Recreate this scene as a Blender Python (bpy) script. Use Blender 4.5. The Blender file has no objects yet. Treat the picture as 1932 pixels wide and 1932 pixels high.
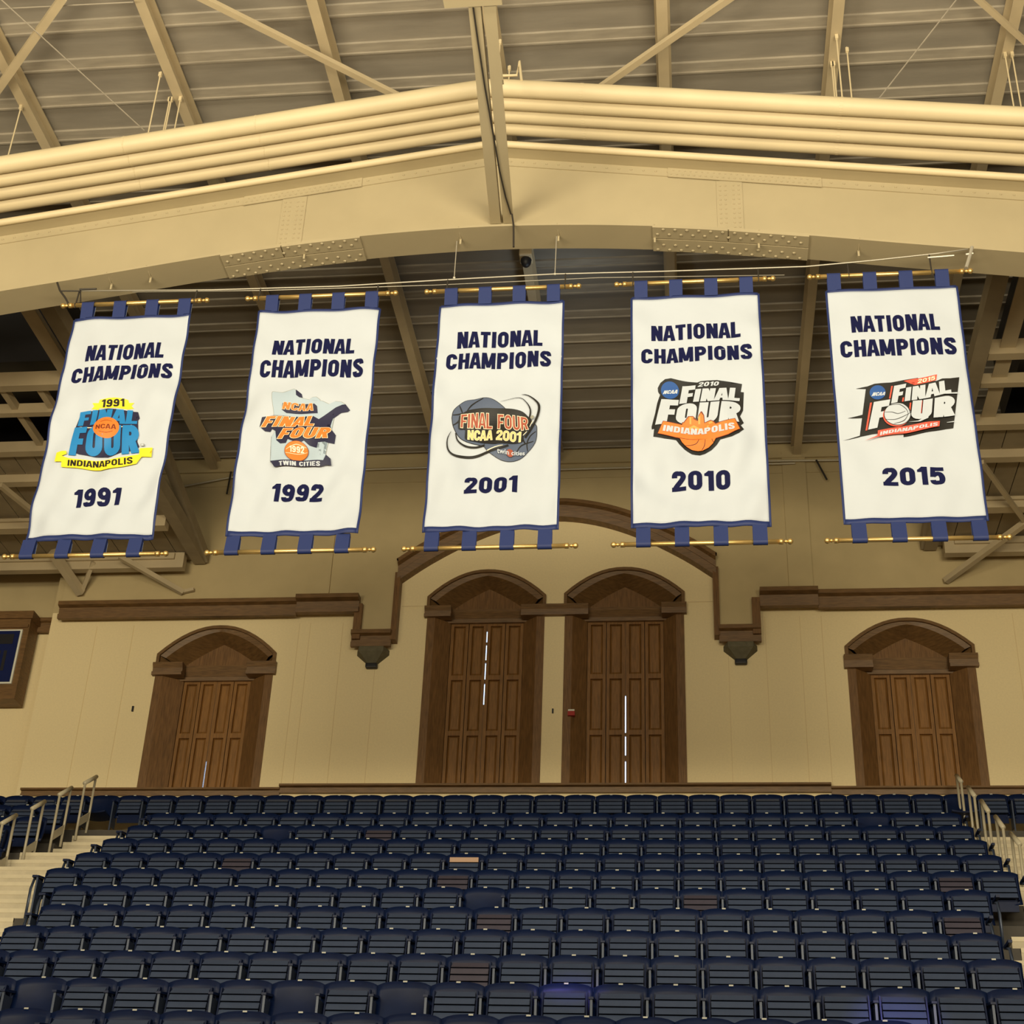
import bpy, bmesh, math, random
from mathutils import Vector, Matrix
random.seed(4)
PI = math.pi
SC = bpy.context.scene
COL = SC.collection

# ------------------------------------------------------------------ camera
FPX = 2929.0
PITCH, ROLL, YAW = math.radians(29.94), math.radians(2.46), math.radians(-7.44)
CAM = Vector((2.45, 0.0, 1.6))
_cp, _sp, _cy, _sy, _cr, _sr = math.cos(PITCH), math.sin(PITCH), math.cos(YAW), math.sin(YAW), math.cos(ROLL), math.sin(ROLL)
CF = Vector((_sy*_cp, _cy*_cp, _sp))
R0 = Vector((_cy, -_sy, 0)); U0 = R0.cross(CF)
CR = _cr*R0 + _sr*U0; CU = -_sr*R0 + _cr*U0
cd = bpy.data.cameras.new('camera'); cam = bpy.data.objects.new('camera', cd); COL.objects.link(cam)
cd.sensor_width = 36.0; cd.sensor_fit = 'HORIZONTAL'; cd.lens = 36.0*FPX/1932.0; cd.clip_end = 500
m = Matrix.Identity(4)
for i in range(3):
    m[i][0] = CR[i]; m[i][1] = CU[i]; m[i][2] = -CF[i]; m[i][3] = CAM[i]
cam.matrix_world = m
SC.camera = cam

# ------------------------------------------------------------------ world, lights, exposure
wd = bpy.data.worlds.new('world'); SC.world = wd; wd.use_nodes = True
bg = wd.node_tree.nodes['Background']; bg.inputs[0].default_value = (1.0, 0.86, 0.66, 1); bg.inputs[1].default_value = 0.05
SC.view_settings.view_transform = 'Standard'; SC.view_settings.look = 'None'
SC.view_settings.gamma = 1; SC.view_settings.use_curve_mapping = False
SC.view_settings.exposure = 0.0

def area(name, loc, target, sx, sy, power, col):
    l = bpy.data.lights.new(name, 'AREA'); l.shape = 'RECTANGLE'; l.size = sx; l.size_y = sy
    l.energy = power; l.color = col
    o = bpy.data.objects.new(name, l); COL.objects.link(o); o.location = loc
    d = Vector(target) - Vector(loc); o.rotation_euler = d.to_track_quat('-Z', 'Y').to_euler()
    return o
WARM = (1.0, 0.87, 0.60)
area('front_fill', (-8, -18.0, 7.0), (-3, 15, 12.0), 10, 4, 3500, WARM)  # added frontal area lights, standing in for unseen arena lamps
area('front_fill', (9, -18.0, 7.0), (3, 15, 12.0), 10, 4, 3500, WARM)
area('up_fill', (-5.5, 6.0, 9.2), (-4.5, 11.8, 17.2), 8, 1.2, 860, WARM)  # added upward fill for ceiling, pipes and girder flange, no fixture behind it
area('up_fill', (5.5, 6.0, 9.2), (4.5, 11.8, 17.2), 8, 1.2, 860, WARM)
area('ridge_light', (0.9, 18.6, 15.6), (0.2, 19.6, 16.9), 0.5, 0.3, 7, (0.75, 0.9, 1.0))
def spot(loc, target, power, deg, col):
    l = bpy.data.lights.new('blue_spot', 'SPOT'); l.energy = power; l.color = col; l.spot_size = math.radians(deg); l.spot_blend = 0.9; l.shadow_soft_size = 0.05
    o = bpy.data.objects.new('blue_spot', l); COL.objects.link(o); o.location = loc
    o.rotation_euler = (Vector(target)-Vector(loc)).to_track_quat('-Z', 'Y').to_euler()
spot((2.0, 3.0, 12.0), (1.27, 14.5, 5.12), 5000, 4.0, (0.25, 0.2, 1.0)); spot((5.0, 3.0, 12.0), (4.19, 13.9, 4.73), 5000, 4.5, (0.3, 0.3, 1.0))
area('bank_light', (1.5, 7.0, 14.5), (0, 19, 7.2), 5.0, 0.5, 60, (0.75, 0.92, 1.0))

# ------------------------------------------------------------------ pixel rays to points on real planes (photo frame 1932 x 1932)
def ray(px, py): return CR*((px-966)/FPX) + CU*((966-py)/FPX) + CF
def WY(px, py, Y): r = ray(px, py); return CAM + r*(Y/r.y)
def WZ(px, py, Z): r = ray(px, py); return CAM + r*((Z-CAM.z)/r.z)
def WX(px, py, X): r = ray(px, py); return CAM + r*((X-CAM.x)/r.x)

# ------------------------------------------------------------------ materials
def mat(name, col, rough=0.6, metal=0.0, var=0.0, scale=8.0, bump=0.0, bscale=60.0, spec=0.5, stretch=None, coat=0.0):
    M = bpy.data.materials.new(name); M.use_nodes = True
    nt = M.node_tree; b = nt.nodes['Principled BSDF']
    b.inputs['Roughness'].default_value = rough; b.inputs['Metallic'].default_value = metal
    b.inputs['Specular IOR Level'].default_value = spec
    b.inputs['Coat Weight'].default_value = coat
    c4 = (*col, 1); b.inputs['Base Color'].default_value = c4
    tc = nt.nodes.new('ShaderNodeTexCoord'); mp = nt.nodes.new('ShaderNodeMapping')
    nt.links.new(tc.outputs['Object'], mp.inputs['Vector'])
    if stretch: mp.inputs['Scale'].default_value = stretch
    if var > 0:
        n = nt.nodes.new('ShaderNodeTexNoise'); n.inputs['Scale'].default_value = scale; n.inputs['Detail'].default_value = 5
        nt.links.new(mp.outputs['Vector'], n.inputs['Vector'])
        r = nt.nodes.new('ShaderNodeValToRGB')
        r.color_ramp.elements[0].position = 0.3; r.color_ramp.elements[1].position = 0.7
        r.color_ramp.elements[0].color = (*[max(0, c*(1-var)) for c in col], 1)
        r.color_ramp.elements[1].color = (*[min(1, c*(1+var)) for c in col], 1)
        nt.links.new(n.outputs['Fac'], r.inputs['Fac']); nt.links.new(r.outputs['Color'], b.inputs['Base Color'])
    if bump > 0:
        n2 = nt.nodes.new('ShaderNodeTexNoise'); n2.inputs['Scale'].default_value = bscale; n2.inputs['Detail'].default_value = 3
        nt.links.new(mp.outputs['Vector'], n2.inputs['Vector'])
        bp = nt.nodes.new('ShaderNodeBump'); bp.inputs['Strength'].default_value = bump; bp.inputs['Distance'].default_value = 0.02
        nt.links.new(n2.outputs['Fac'], bp.inputs['Height']); nt.links.new(bp.outputs['Normal'], b.inputs['Normal'])
    return M
M = {}
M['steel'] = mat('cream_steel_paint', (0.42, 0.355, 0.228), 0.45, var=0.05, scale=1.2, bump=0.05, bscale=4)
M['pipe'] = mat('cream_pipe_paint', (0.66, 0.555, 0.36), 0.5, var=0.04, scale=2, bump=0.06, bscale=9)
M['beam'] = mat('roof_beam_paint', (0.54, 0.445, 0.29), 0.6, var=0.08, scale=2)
M['deck'] = mat('roof_deck_board', (0.285, 0.255, 0.21), 0.85, var=0.12, scale=1.6, stretch=(0.5, 2, 1), bump=0.08, bscale=10)
M['rib'] = mat('roof_deck_rib', (0.35, 0.31, 0.25), 0.8, var=0.12, scale=5, stretch=(0.5, 3, 1))
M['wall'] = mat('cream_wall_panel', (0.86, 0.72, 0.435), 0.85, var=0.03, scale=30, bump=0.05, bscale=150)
M['wallu'] = mat('shaded_olive_cream_plaster', (0.52, 0.42, 0.235), 0.9, var=0.05, scale=2.0)  # upper wall plaster, its colour darkened for the shade behind the girder
M['seam'] = mat('panel_seam', (0.74, 0.59, 0.335), 0.9)
M['wood'] = mat('oak_trim', (0.165, 0.088, 0.031), 0.5, var=0.28, scale=9, stretch=(0.6, 1, 6), bump=0.05)
M['woodv'] = mat('oak_upright_grain', (0.175, 0.088, 0.030), 0.5, var=0.3, scale=9, stretch=(6, 1, 0.5), bump=0.05)
M['shut'] = mat('oak_shutter', (0.225, 0.108, 0.030), 0.42, var=0.25, scale=8, stretch=(7, 1, 0.6), bump=0.05)
M['shut2'] = mat('lighter_oak_shutter', (0.255, 0.122, 0.034), 0.42, var=0.22, scale=8, stretch=(7, 1, 0.6), bump=0.05)
M['day'] = mat('daylight', (0.6, 0.75, 1.0)); _b = M['day'].node_tree.nodes['Principled BSDF']
_b.inputs['Emission Color'].default_value = (0.45, 0.66, 1.0, 1); _b.inputs['Emission Strength'].default_value = 3.5
M['stone'] = mat('grey_green_stone', (0.13, 0.115, 0.07), 0.8, var=0.15, scale=12)
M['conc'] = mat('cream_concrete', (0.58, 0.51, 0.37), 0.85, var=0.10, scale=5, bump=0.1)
M['riser_hi'] = mat('pale_riser_highlight', (0.66, 0.585, 0.42), 0.8, var=0.05)  # light on the top of each stair riser, painted as a paler strip
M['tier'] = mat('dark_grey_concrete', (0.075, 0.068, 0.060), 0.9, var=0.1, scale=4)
M['navy'] = mat('navy_plastic', (0.003, 0.010, 0.046), 0.40, var=0.12, scale=6, bump=0.03, bscale=20, spec=0.24)
M['slat'] = mat('slate_navy_plastic', (0.046, 0.064, 0.118), 0.5, var=0.10, scale=5, spec=0.25)
M['slatr'] = mat('faded_plum_plastic', (0.058, 0.052, 0.080), 0.5, var=0.12, scale=5)
M['beige'] = mat('tan_slat', (0.42, 0.26, 0.17), 0.4)
M['iron'] = mat('blue_grey_iron', (0.045, 0.06, 0.10), 0.35, metal=0.2)
M['blk'] = mat('black_rubber', (0.012, 0.012, 0.016), 0.5)
M['plate'] = mat('white_number_plate', (0.75, 0.75, 0.66), 0.35)
M['plate2'] = mat('pale_number_plate', (0.42, 0.42, 0.38), 0.35)
M['rail'] = mat('grey_cream_rail', (0.52, 0.47, 0.35), 0.35, var=0.05)
M['white'] = mat('white_banner_cloth', (0.53, 0.585, 0.68), 0.75, var=0.01, scale=3, bump=0.7, bscale=2.4)
M['blue'] = mat('royal_blue_cloth', (0.012, 0.027, 0.135), 0.6, bump=0.05, bscale=30)
M['gold'] = mat('brass', (0.88, 0.62, 0.24), 0.34, metal=0.85, var=0.08)
M['ink'] = mat('navy_ink', (0.008, 0.010, 0.055), 0.7, spec=0.1)
M['wire'] = mat('steel_wire', (0.5, 0.47, 0.40), 0.4, metal=0.4)
M['dark'] = mat('black_cable', (0.03, 0.025, 0.02), 0.6)
M['black'] = mat('black_print', (0.012, 0.011, 0.010), 0.5)
M['screen'] = mat('dark_blue_screen', (0.008, 0.016, 0.085), 0.25)
M['floor'] = mat('maple_floor', (0.55, 0.36, 0.17), 0.3, var=0.08, scale=4, stretch=(8, 1, 1))
M['plank'] = mat('tan_soffit_plank', (0.33, 0.27, 0.175), 0.8, var=0.1, scale=3)
def ink(n, r, g, b):
    f = lambda v: ((v/255+0.055)/1.055)**2.4 if v > 10 else v/255/12.92
    M[n] = mat(n, (f(r), f(g), f(b)), 0.55); return n
ink('sky_blue_ink', 28, 128, 198); ink('yellow_ink', 246, 224, 48); ink('orange_ink', 238, 124, 48); ink('deep_navy_ink', 34, 34, 66)
ink('pale_grey_ink', 172, 190, 208); ink('cream_ink', 250, 235, 208); ink('rust_ink', 160, 78, 56); ink('slate_ink', 84, 96, 122)
ink('gold_ink', 226, 204, 138); ink('red_ink', 226, 88, 70); ink('royal_ink', 34, 82, 156); ink('grey_ink', 150, 150, 140); ink('brown_ink', 120, 50, 16)
ink('light_orange_ink', 250, 165, 85)

# ------------------------------------------------------------------ mesh helpers
class MB:
    def __init__(s): s.v = []; s.f = []
    def add(s, vs, fs):
        n = len(s.v); s.v += [Vector(v) for v in vs]; s.f += [tuple(n+i for i in f) for f in fs]; return s
    def box(s, x0, x1, y0, y1, z0, z1):
        return s.add([(x0,y0,z0),(x1,y0,z0),(x1,y1,z0),(x0,y1,z0),(x0,y0,z1),(x1,y0,z1),(x1,y1,z1),(x0,y1,z1)],
                     [(0,3,2,1),(4,5,6,7),(0,1,5,4),(1,2,6,5),(2,3,7,6),(3,0,4,7)])
    def hexa(s, p):   # eight corners in box order
        return s.add(p, [(0,3,2,1),(4,5,6,7),(0,1,5,4),(1,2,6,5),(2,3,7,6),(3,0,4,7)])
    def bar(s, a, b, w, h, up=(0,0,1)):
        a = Vector(a); b = Vector(b); d = (b-a).normalized(); sd = d.cross(Vector(up))
        if sd.length < 1e-4: sd = Vector((1,0,0))
        sd.normalize(); u = sd.cross(d).normalized(); sd *= w/2; u *= h/2
        return s.hexa([a-sd-u, a+sd-u, b+sd-u, b-sd-u, a-sd+u, a+sd+u, b+sd+u, b-sd+u])
    def tube(s, pts, r, n=10, cap=True):
        pts = [Vector(p) for p in pts]; rings = []
        for i, p in enumerate(pts):
            d = (pts[min(i+1, len(pts)-1)] - pts[max(i-1, 0)]).normalized()
            t = Vector((0,0,1)) if abs(d.z) < 0.9 else Vector((1,0,0))
            a = d.cross(t).normalized(); b = a.cross(d)
            rr = r[i] if isinstance(r, (list, tuple)) else r
            rings.append([p + a*math.cos(2*PI*k/n)*rr + b*math.sin(2*PI*k/n)*rr for k in range(n)])
        base = len(s.v)
        for q in rings: s.v += q
        for i in range(len(pts)-1):
            for k in range(n):
                s.f.append((base+i*n+k, base+i*n+(k+1)%n, base+(i+1)*n+(k+1)%n, base+(i+1)*n+k))
        if cap:
            s.f.append(tuple(base+k for k in range(n))[::-1]); s.f.append(tuple(base+(len(pts)-1)*n+k for k in range(n)))
        return s
    def prism_y(s, poly, y0, y1):   # polygon in x,z extruded along y
        n = len(poly); vs = [(p[0], y0, p[1]) for p in poly] + [(p[0], y1, p[1]) for p in poly]
        return s.add(vs, [tuple(range(n)), tuple(range(2*n-1, n-1, -1))] + [(i, n+i, n+(i+1)%n, (i+1)%n) for i in range(n)])
    def prism_x(s, poly, x0, x1):   # polygon in y,z extruded along x
        n = len(poly); vs = [(x0, p[0], p[1]) for p in poly] + [(x1, p[0], p[1]) for p in poly]
        return s.add(vs, [tuple(range(n)), tuple(range(2*n-1, n-1, -1))] + [(i, n+i, n+(i+1)%n, (i+1)%n) for i in range(n)])
    def sweep(s, path, prof, closed=False, vend=False):
        # path in x,z ; profile (out, depth): out = across the path in the xz plane, depth = y
        n = len(path); rings = []
        for i, p in enumerate(path):
            a = Vector(path[i-1]) if i > 0 else None; b = Vector(path[i+1]) if i < n-1 else None; q = Vector(p)
            d1 = (q-a).normalized() if a is not None else None; d2 = (b-q).normalized() if b is not None else None
            if d1 is None: d1 = d2
            if d2 is None: d2 = d1
            n1 = Vector((-d1.y, d1.x)); n2 = Vector((-d2.y, d2.x)); nn = (n1+n2); nn.normalize()
            if vend and i in (0, n-1): nn = Vector((0, 1))
            k = 1/max(0.35, nn.dot(n1))
            rings.append([(q.x+nn.x*o*k, y, q.y+nn.y*o*k) for o, y in prof])
        base = len(s.v); mm = len(prof)
        for q in rings: s.v += [Vector(v) for v in q]
        for i in range(n-1):
            for k in range(mm):
                s.f.append((base+i*mm+k, base+i*mm+(k+1)%mm, base+(i+1)*mm+(k+1)%mm, base+(i+1)*mm+k))
        s.f.append(tuple(base+k for k in range(mm))); s.f.append(tuple(base+(n-1)*mm+k for k in range(mm))[::-1])
        return s
    def sphere(s, c, r, n=10, mz=6, sc=(1,1,1)):
        base = len(s.v); c = Vector(c)
        for i in range(mz+1):
            t = PI*i/mz
            for k in range(n):
                a = 2*PI*k/n; s.v.append(c + Vector((math.sin(t)*math.cos(a)*r*sc[0], math.sin(t)*math.sin(a)*r*sc[1], math.cos(t)*r*sc[2])))
        for i in range(mz):
            for k in range(n): s.f.append((base+i*n+k, base+i*n+(k+1)%n, base+(i+1)*n+(k+1)%n, base+(i+1)*n+k))
        return s
    def build(s, name, mt, parent=None, smooth=False, bevel=0.0, org=None):
        me = bpy.data.meshes.new(name)
        off = Vector(org) if org is not None else Vector((0,0,0))
        me.from_pydata([tuple(v-off) for v in s.v], [], s.f); me.update()
        bm = bmesh.new(); bm.from_mesh(me); bmesh.ops.remove_doubles(bm, verts=bm.verts, dist=1e-5)
        bmesh.ops.recalc_face_normals(bm, faces=bm.faces); bm.to_mesh(me); bm.free()
        me.materials.append(M[mt]); me.name = name
        if smooth:
            for p in me.polygons: p.use_smooth = True
        o = bpy.data.objects.new(name, me); COL.objects.link(o); o.location = off
        if parent is not None:
            o.parent = parent; o.location = off - (parent_world(parent))
        if bevel > 0:
            b = o.modifiers.new('bevel', 'BEVEL'); b.width = bevel; b.segments = 2; b.limit_method = 'ANGLE'
        return o
def parent_world(p):
    l = Vector(p.location)
    while p.parent is not None: p = p.parent; l += p.location
    return l
def tag(o, label, cat, group=None, kind=None):
    if label: o['label'] = label
    if cat: o['category'] = cat
    if group: o['group'] = group
    if kind: o['kind'] = kind
    return o
def empty(name, loc, label=None, cat=None, group=None, kind=None):
    o = bpy.data.objects.new(name, None); COL.objects.link(o); o.location = loc; o.empty_display_size = 0.2
    return tag(o, label, cat, group, kind)
def struct(o): o['kind'] = 'structure'; return o
def cen(mb):
    xs = [v.x for v in mb.v]; ys = [v.y for v in mb.v]; zs = [v.z for v in mb.v]
    return Vector(((min(xs)+max(xs))/2, (min(ys)+max(ys))/2, min(zs)))
def thing(mb, name, mt, label, cat, group=None, smooth=False, bevel=0.0, kind=None):
    o = mb.build(name, mt, None, smooth, bevel, org=cen(mb)); return tag(o, label, cat, group, kind)
def interp(tab, x):
    if x <= tab[0][0]:
        (a, b), (c, d) = tab[0], tab[1]
    elif x >= tab[-1][0]:
        (a, b), (c, d) = tab[-2], tab[-1]
    else:
        for i in range(len(tab)-1):
            if tab[i][0] <= x <= tab[i+1][0]: (a, b), (c, d) = tab[i], tab[i+1]; break
    return b + (d-b)*(x-a)/(c-a)

def cat(pts, n=5):   # Catmull-Rom through open points
    out = []; P = [pts[0]]+list(pts)+[pts[-1]]
    for i in range(1, len(P)-2):
        for k in range(n):
            t = k/n; a, b_, c, d = P[i-1], P[i], P[i+1], P[i+2]
            out.append(tuple(0.5*((2*b_[j])+(-a[j]+c[j])*t+(2*a[j]-5*b_[j]+4*c[j]-d[j])*t*t+(-a[j]+3*b_[j]-3*c[j]+d[j])*t**3) for j in (0, 1)))
    out.append(tuple(pts[-1])); return out

# ================================================================== SETTING
CX = 0.07                 # the hall's centre line
YW = 24.7                 # lower wall face
YU = 24.55                # upper wall face, proud of the lower one
# floor of the hall
struct(MB().box(-30, 30, -30, 26, -0.2, 0).build('floor', 'floor'))

# window outlines (x,z)
def arch_pts(x0, x1, zs, za, n=8, k=0.26):
    # two curved flanks meeting in a point, left spring to right spring
    xm = (x0+x1)/2; pts = []
    for i in range(n+1):
        t = i/n; x = x0+(xm-x0)*t; z = zs+(za-zs)*t + (za-zs)*k*4*t*(1-t); pts.append((x, z))
    for i in range(1, n+1):
        t = 1-i/n; x = x1+(xm-x1)*t; z = zs+(za-zs)*t + (za-zs)*k*4*t*(1-t); pts.append((x, z))
    return pts
ZB = 10.60
WINS = [  # x0, x1, capital z0,z1, spring, apex
    (-7.09, -4.93, 12.70, 12.94, 13.12, 13.66, -6.62, -5.38),
    (-2.22, -0.11, 13.78, 13.99, 14.19, 14.71, -1.82, -0.50),
    (0.25, 2.35, 13.78, 13.99, 14.21, 14.71, 0.64, 1.99),
    (5.10, 7.23, 12.70, 12.94, 13.11, 13.62, 5.50, 6.83)]
# lower wall, built as vertical strips around the four openings
def wall_with_holes():
    mb = MB(); X0, X1, ZT = -9.05, 12.0, 16.4
    x = X0; Y0, Y1 = YW, YW+0.5
    for (a, b, c0, c1, zs, za, i0, i1) in WINS:
        mb.box(x, a, Y0, Y1, 8.0, ZT); mb.box(a, b, Y0, Y1, 8.0, ZB)
        ap = arch_pts(a, b, zs, za)
        for i in range(len(ap)-1):
            (p, q), (r, t) = ap[i], ap[i+1]
            mb.hexa([(p,Y0,q),(r,Y0,t),(r,Y1,t),(p,Y1,q),(p,Y0,ZT),(r,Y0,ZT),(r,Y1,ZT),(p,Y1,ZT)])
        x = b
    mb.box(x, X1, Y0, Y1, 8.0, ZT)
    return mb
struct(wall_with_holes().build('wall_back', 'wall'))
# seams of the acoustic panels on the lower wall (thin battens in a mesh of their own)
sm = MB()
for x in [-8.35, -7.65, -4.55, -4.35, -3.75, -3.1, 3.1, 3.75, 4.35, 4.72, 7.95]:
    top = 13.72 if abs(x) > 3 else 14.3
    sm.box(x-0.004, x+0.004, YW-0.006, YW+0.01, ZB, top)
sm.box(-2.7, -2.23, YW-0.006, YW+0.01, 14.02, 14.035); sm.box(2.36, 2.9, YW-0.006, YW+0.01, 14.02, 14.035)
struct(sm.build('trim_1', 'seam'))
# left part of the wall, set back
struct(MB().box(-20, -9.04, YW+0.5, YW+0.8, 8, 17.4).build('wall_left', 'wall'))
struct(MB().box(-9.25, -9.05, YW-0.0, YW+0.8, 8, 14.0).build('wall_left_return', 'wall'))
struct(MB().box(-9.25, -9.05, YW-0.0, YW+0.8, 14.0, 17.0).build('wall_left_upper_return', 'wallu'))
# upper wall: proud, its lower edge steps round the windows; built from prisms
up = MB(); H = 17.25
archU = [(CX-2.86, 14.64), (CX-2.4, 14.98), (CX-1.8, 15.34), (CX-1.2, 15.62), (CX-0.6, 15.80), (CX, 15.87)]
archU = archU + [(2*CX-x, z) for x, z in archU[-2::-1]]
archU = cat(archU, 4)
up.box(-9.05, CX-3.44, YU, YW, 13.95, H); up.box(CX+3.5, 12, YU, YW, 13.93, H)
up.box(CX-3.44, CX-2.86, YU, YW, 13.3, H); up.box(CX+2.86, CX+3.5, YU, YW, 13.3, H)
for i in range(len(archU)-1):
    (p, q), (r, t) = archU[i], archU[i+1]
    up.hexa([(p,YU,q),(r,YU,t),(r,YW,t),(p,YW,q),(p,YU,H),(r,YU,H),(r,YW,H),(p,YW,H)])
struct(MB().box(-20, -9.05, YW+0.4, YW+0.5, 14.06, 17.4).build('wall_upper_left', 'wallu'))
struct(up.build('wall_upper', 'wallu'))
# oak moulding that follows the step of the upper wall
def prof(w, d, y):   # w: height of the moulding, d: depth in front of y
    return [(-w/2, y), (-w/2, y-d*0.55), (-w*0.22, y-d*0.62), (-w*0.18, y-d*0.35), (w*0.18, y-d*0.45), (w*0.26, y-d), (w/2, y-d), (w/2, y)]
def mould(path, w, d, y, name):
    mb = MB().sweep(path, prof(w, d, y)); return struct(mb.build(name, 'wood'))
mould([(-9.05, 13.94), (CX-4.65, 13.94)], 0.32, 0.16, YU+0.01, 'trim_2')
mould([(CX-4.65, 13.96), (CX-3.50, 13.96)], 0.32, 0.22, YU-0.02, 'trim_3')
mould([(CX+3.60, 13.95), (CX+4.60, 13.95)], 0.32, 0.22, YU-0.02, 'trim_4')
mould([(CX+4.60, 13.93), (12.0, 13.93)], 0.32, 0.16, YU+0.01, 'trim_5')
struct(MB().box(CX-3.58, CX-3.44, YU-0.10, YW, 13.28, 13.98).box(CX-2.90, CX-2.80, YU-0.06, YW, 13.28, 14.62)
       .box(CX+3.46, CX+3.60, YU-0.10, YW, 13.28, 13.98).box(CX+2.80, CX+2.90, YU-0.06, YW, 13.28, 14.62).build('trim_6', 'woodv'))
for i, sx in enumerate((CX-3.24, CX+3.24)):
    mb = MB()
    mb.sweep([(sx-0.36, 13.30), (sx+0.36, 13.30)], prof(0.30, 0.14, YU+0.01)); struct(mb.build('trim_%d' % (7+i), 'wood'))
arc_path = [(x, z+0.02) for x, z in archU]
am = MB().sweep([(x, z) for x, z in arc_path], [(-0.17, YW), (-0.17, YU-0.05), (-0.05, YU-0.08), (-0.02, YU-0.03), (0.07, YU-0.05), (0.10, YU-0.13), (0.17, YU-0.13), (0.17, YW)], vend=True)
struct(am.build('trim_9', 'wood'))
# setback moulding
struct(MB().sweep([(-20, 13.93), (-9.06, 13.93)], prof(0.28, 0.10, YW+0.41)).build('trim_10', 'wood'))
# foot moulding under the windows, three lengths with the middle one proud
mould([(-9.15, 10.52), (CX-4.62, 10.52)], 0.13, 0.10, YW+0.01, 'trim_11')
mould([(CX-4.62, 10.56), (CX+4.62, 10.56)], 0.14, 0.14, YW, 'trim_12')
mould([(CX+4.62, 10.52), (12.0, 10.52)], 0.13, 0.10, YW+0.01, 'trim_13')
# pilaster strips on the upper wall
pm = MB()
for x0, x1 in ((CX-4.52, CX-4.10), (CX+4.12, CX+4.54)): pm.box(x0, x1, YU-0.035, YU, 14.1, 17.0)
pm.box(CX-0.012, CX+0.012, YU-0.02, YU, 15.9, 17.0)
pm.box(-8.9, 11, YU-0.012, YU, 16.55, 16.565)
pm.box(-8.9, 11, YU-0.05, YU, 16.86, 16.93)
struct(pm.build('trim_14', 'wallu'))

# corbels
for i, (sx, lab) in enumerate(((CX-3.22, 'small dark stone corbel hanging under the moulding left of the tall windows'), (CX+3.24, 'small dark stone corbel hanging under the moulding right of the tall windows'))):
    r = empty('wall_corbel', (sx, YW, 12.8), lab, 'corbel', 'stone corbels under the wall moulding')
    mb = MB()
    def ring(w, y, z): return [(sx-w, YW, z), (sx-w*0.75, y, z), (sx+w*0.75, y, z), (sx+w, YW, z)]
    lv = [ring(0.29, YU-0.06, 13.15), ring(0.29, YU-0.06, 13.06), ring(0.09, YW-0.06, 12.88)]
    for a, b in zip(lv, lv[1:]): mb.add(b + a, [(0,1,5,4),(1,2,6,5),(2,3,7,6),(0,4,7,3)])
    mb.add(lv[0], [(0,1,2,3)]); mb.add(lv[-1], [(0,1,2,3)])
    mb.build('corbel_block', 'stone', r)
    MB().box(sx-0.105, sx+0.105, YW-0.11, YW, 12.79, 12.88).build('corbel_foot', 'blk', r, bevel=0.02)

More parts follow.
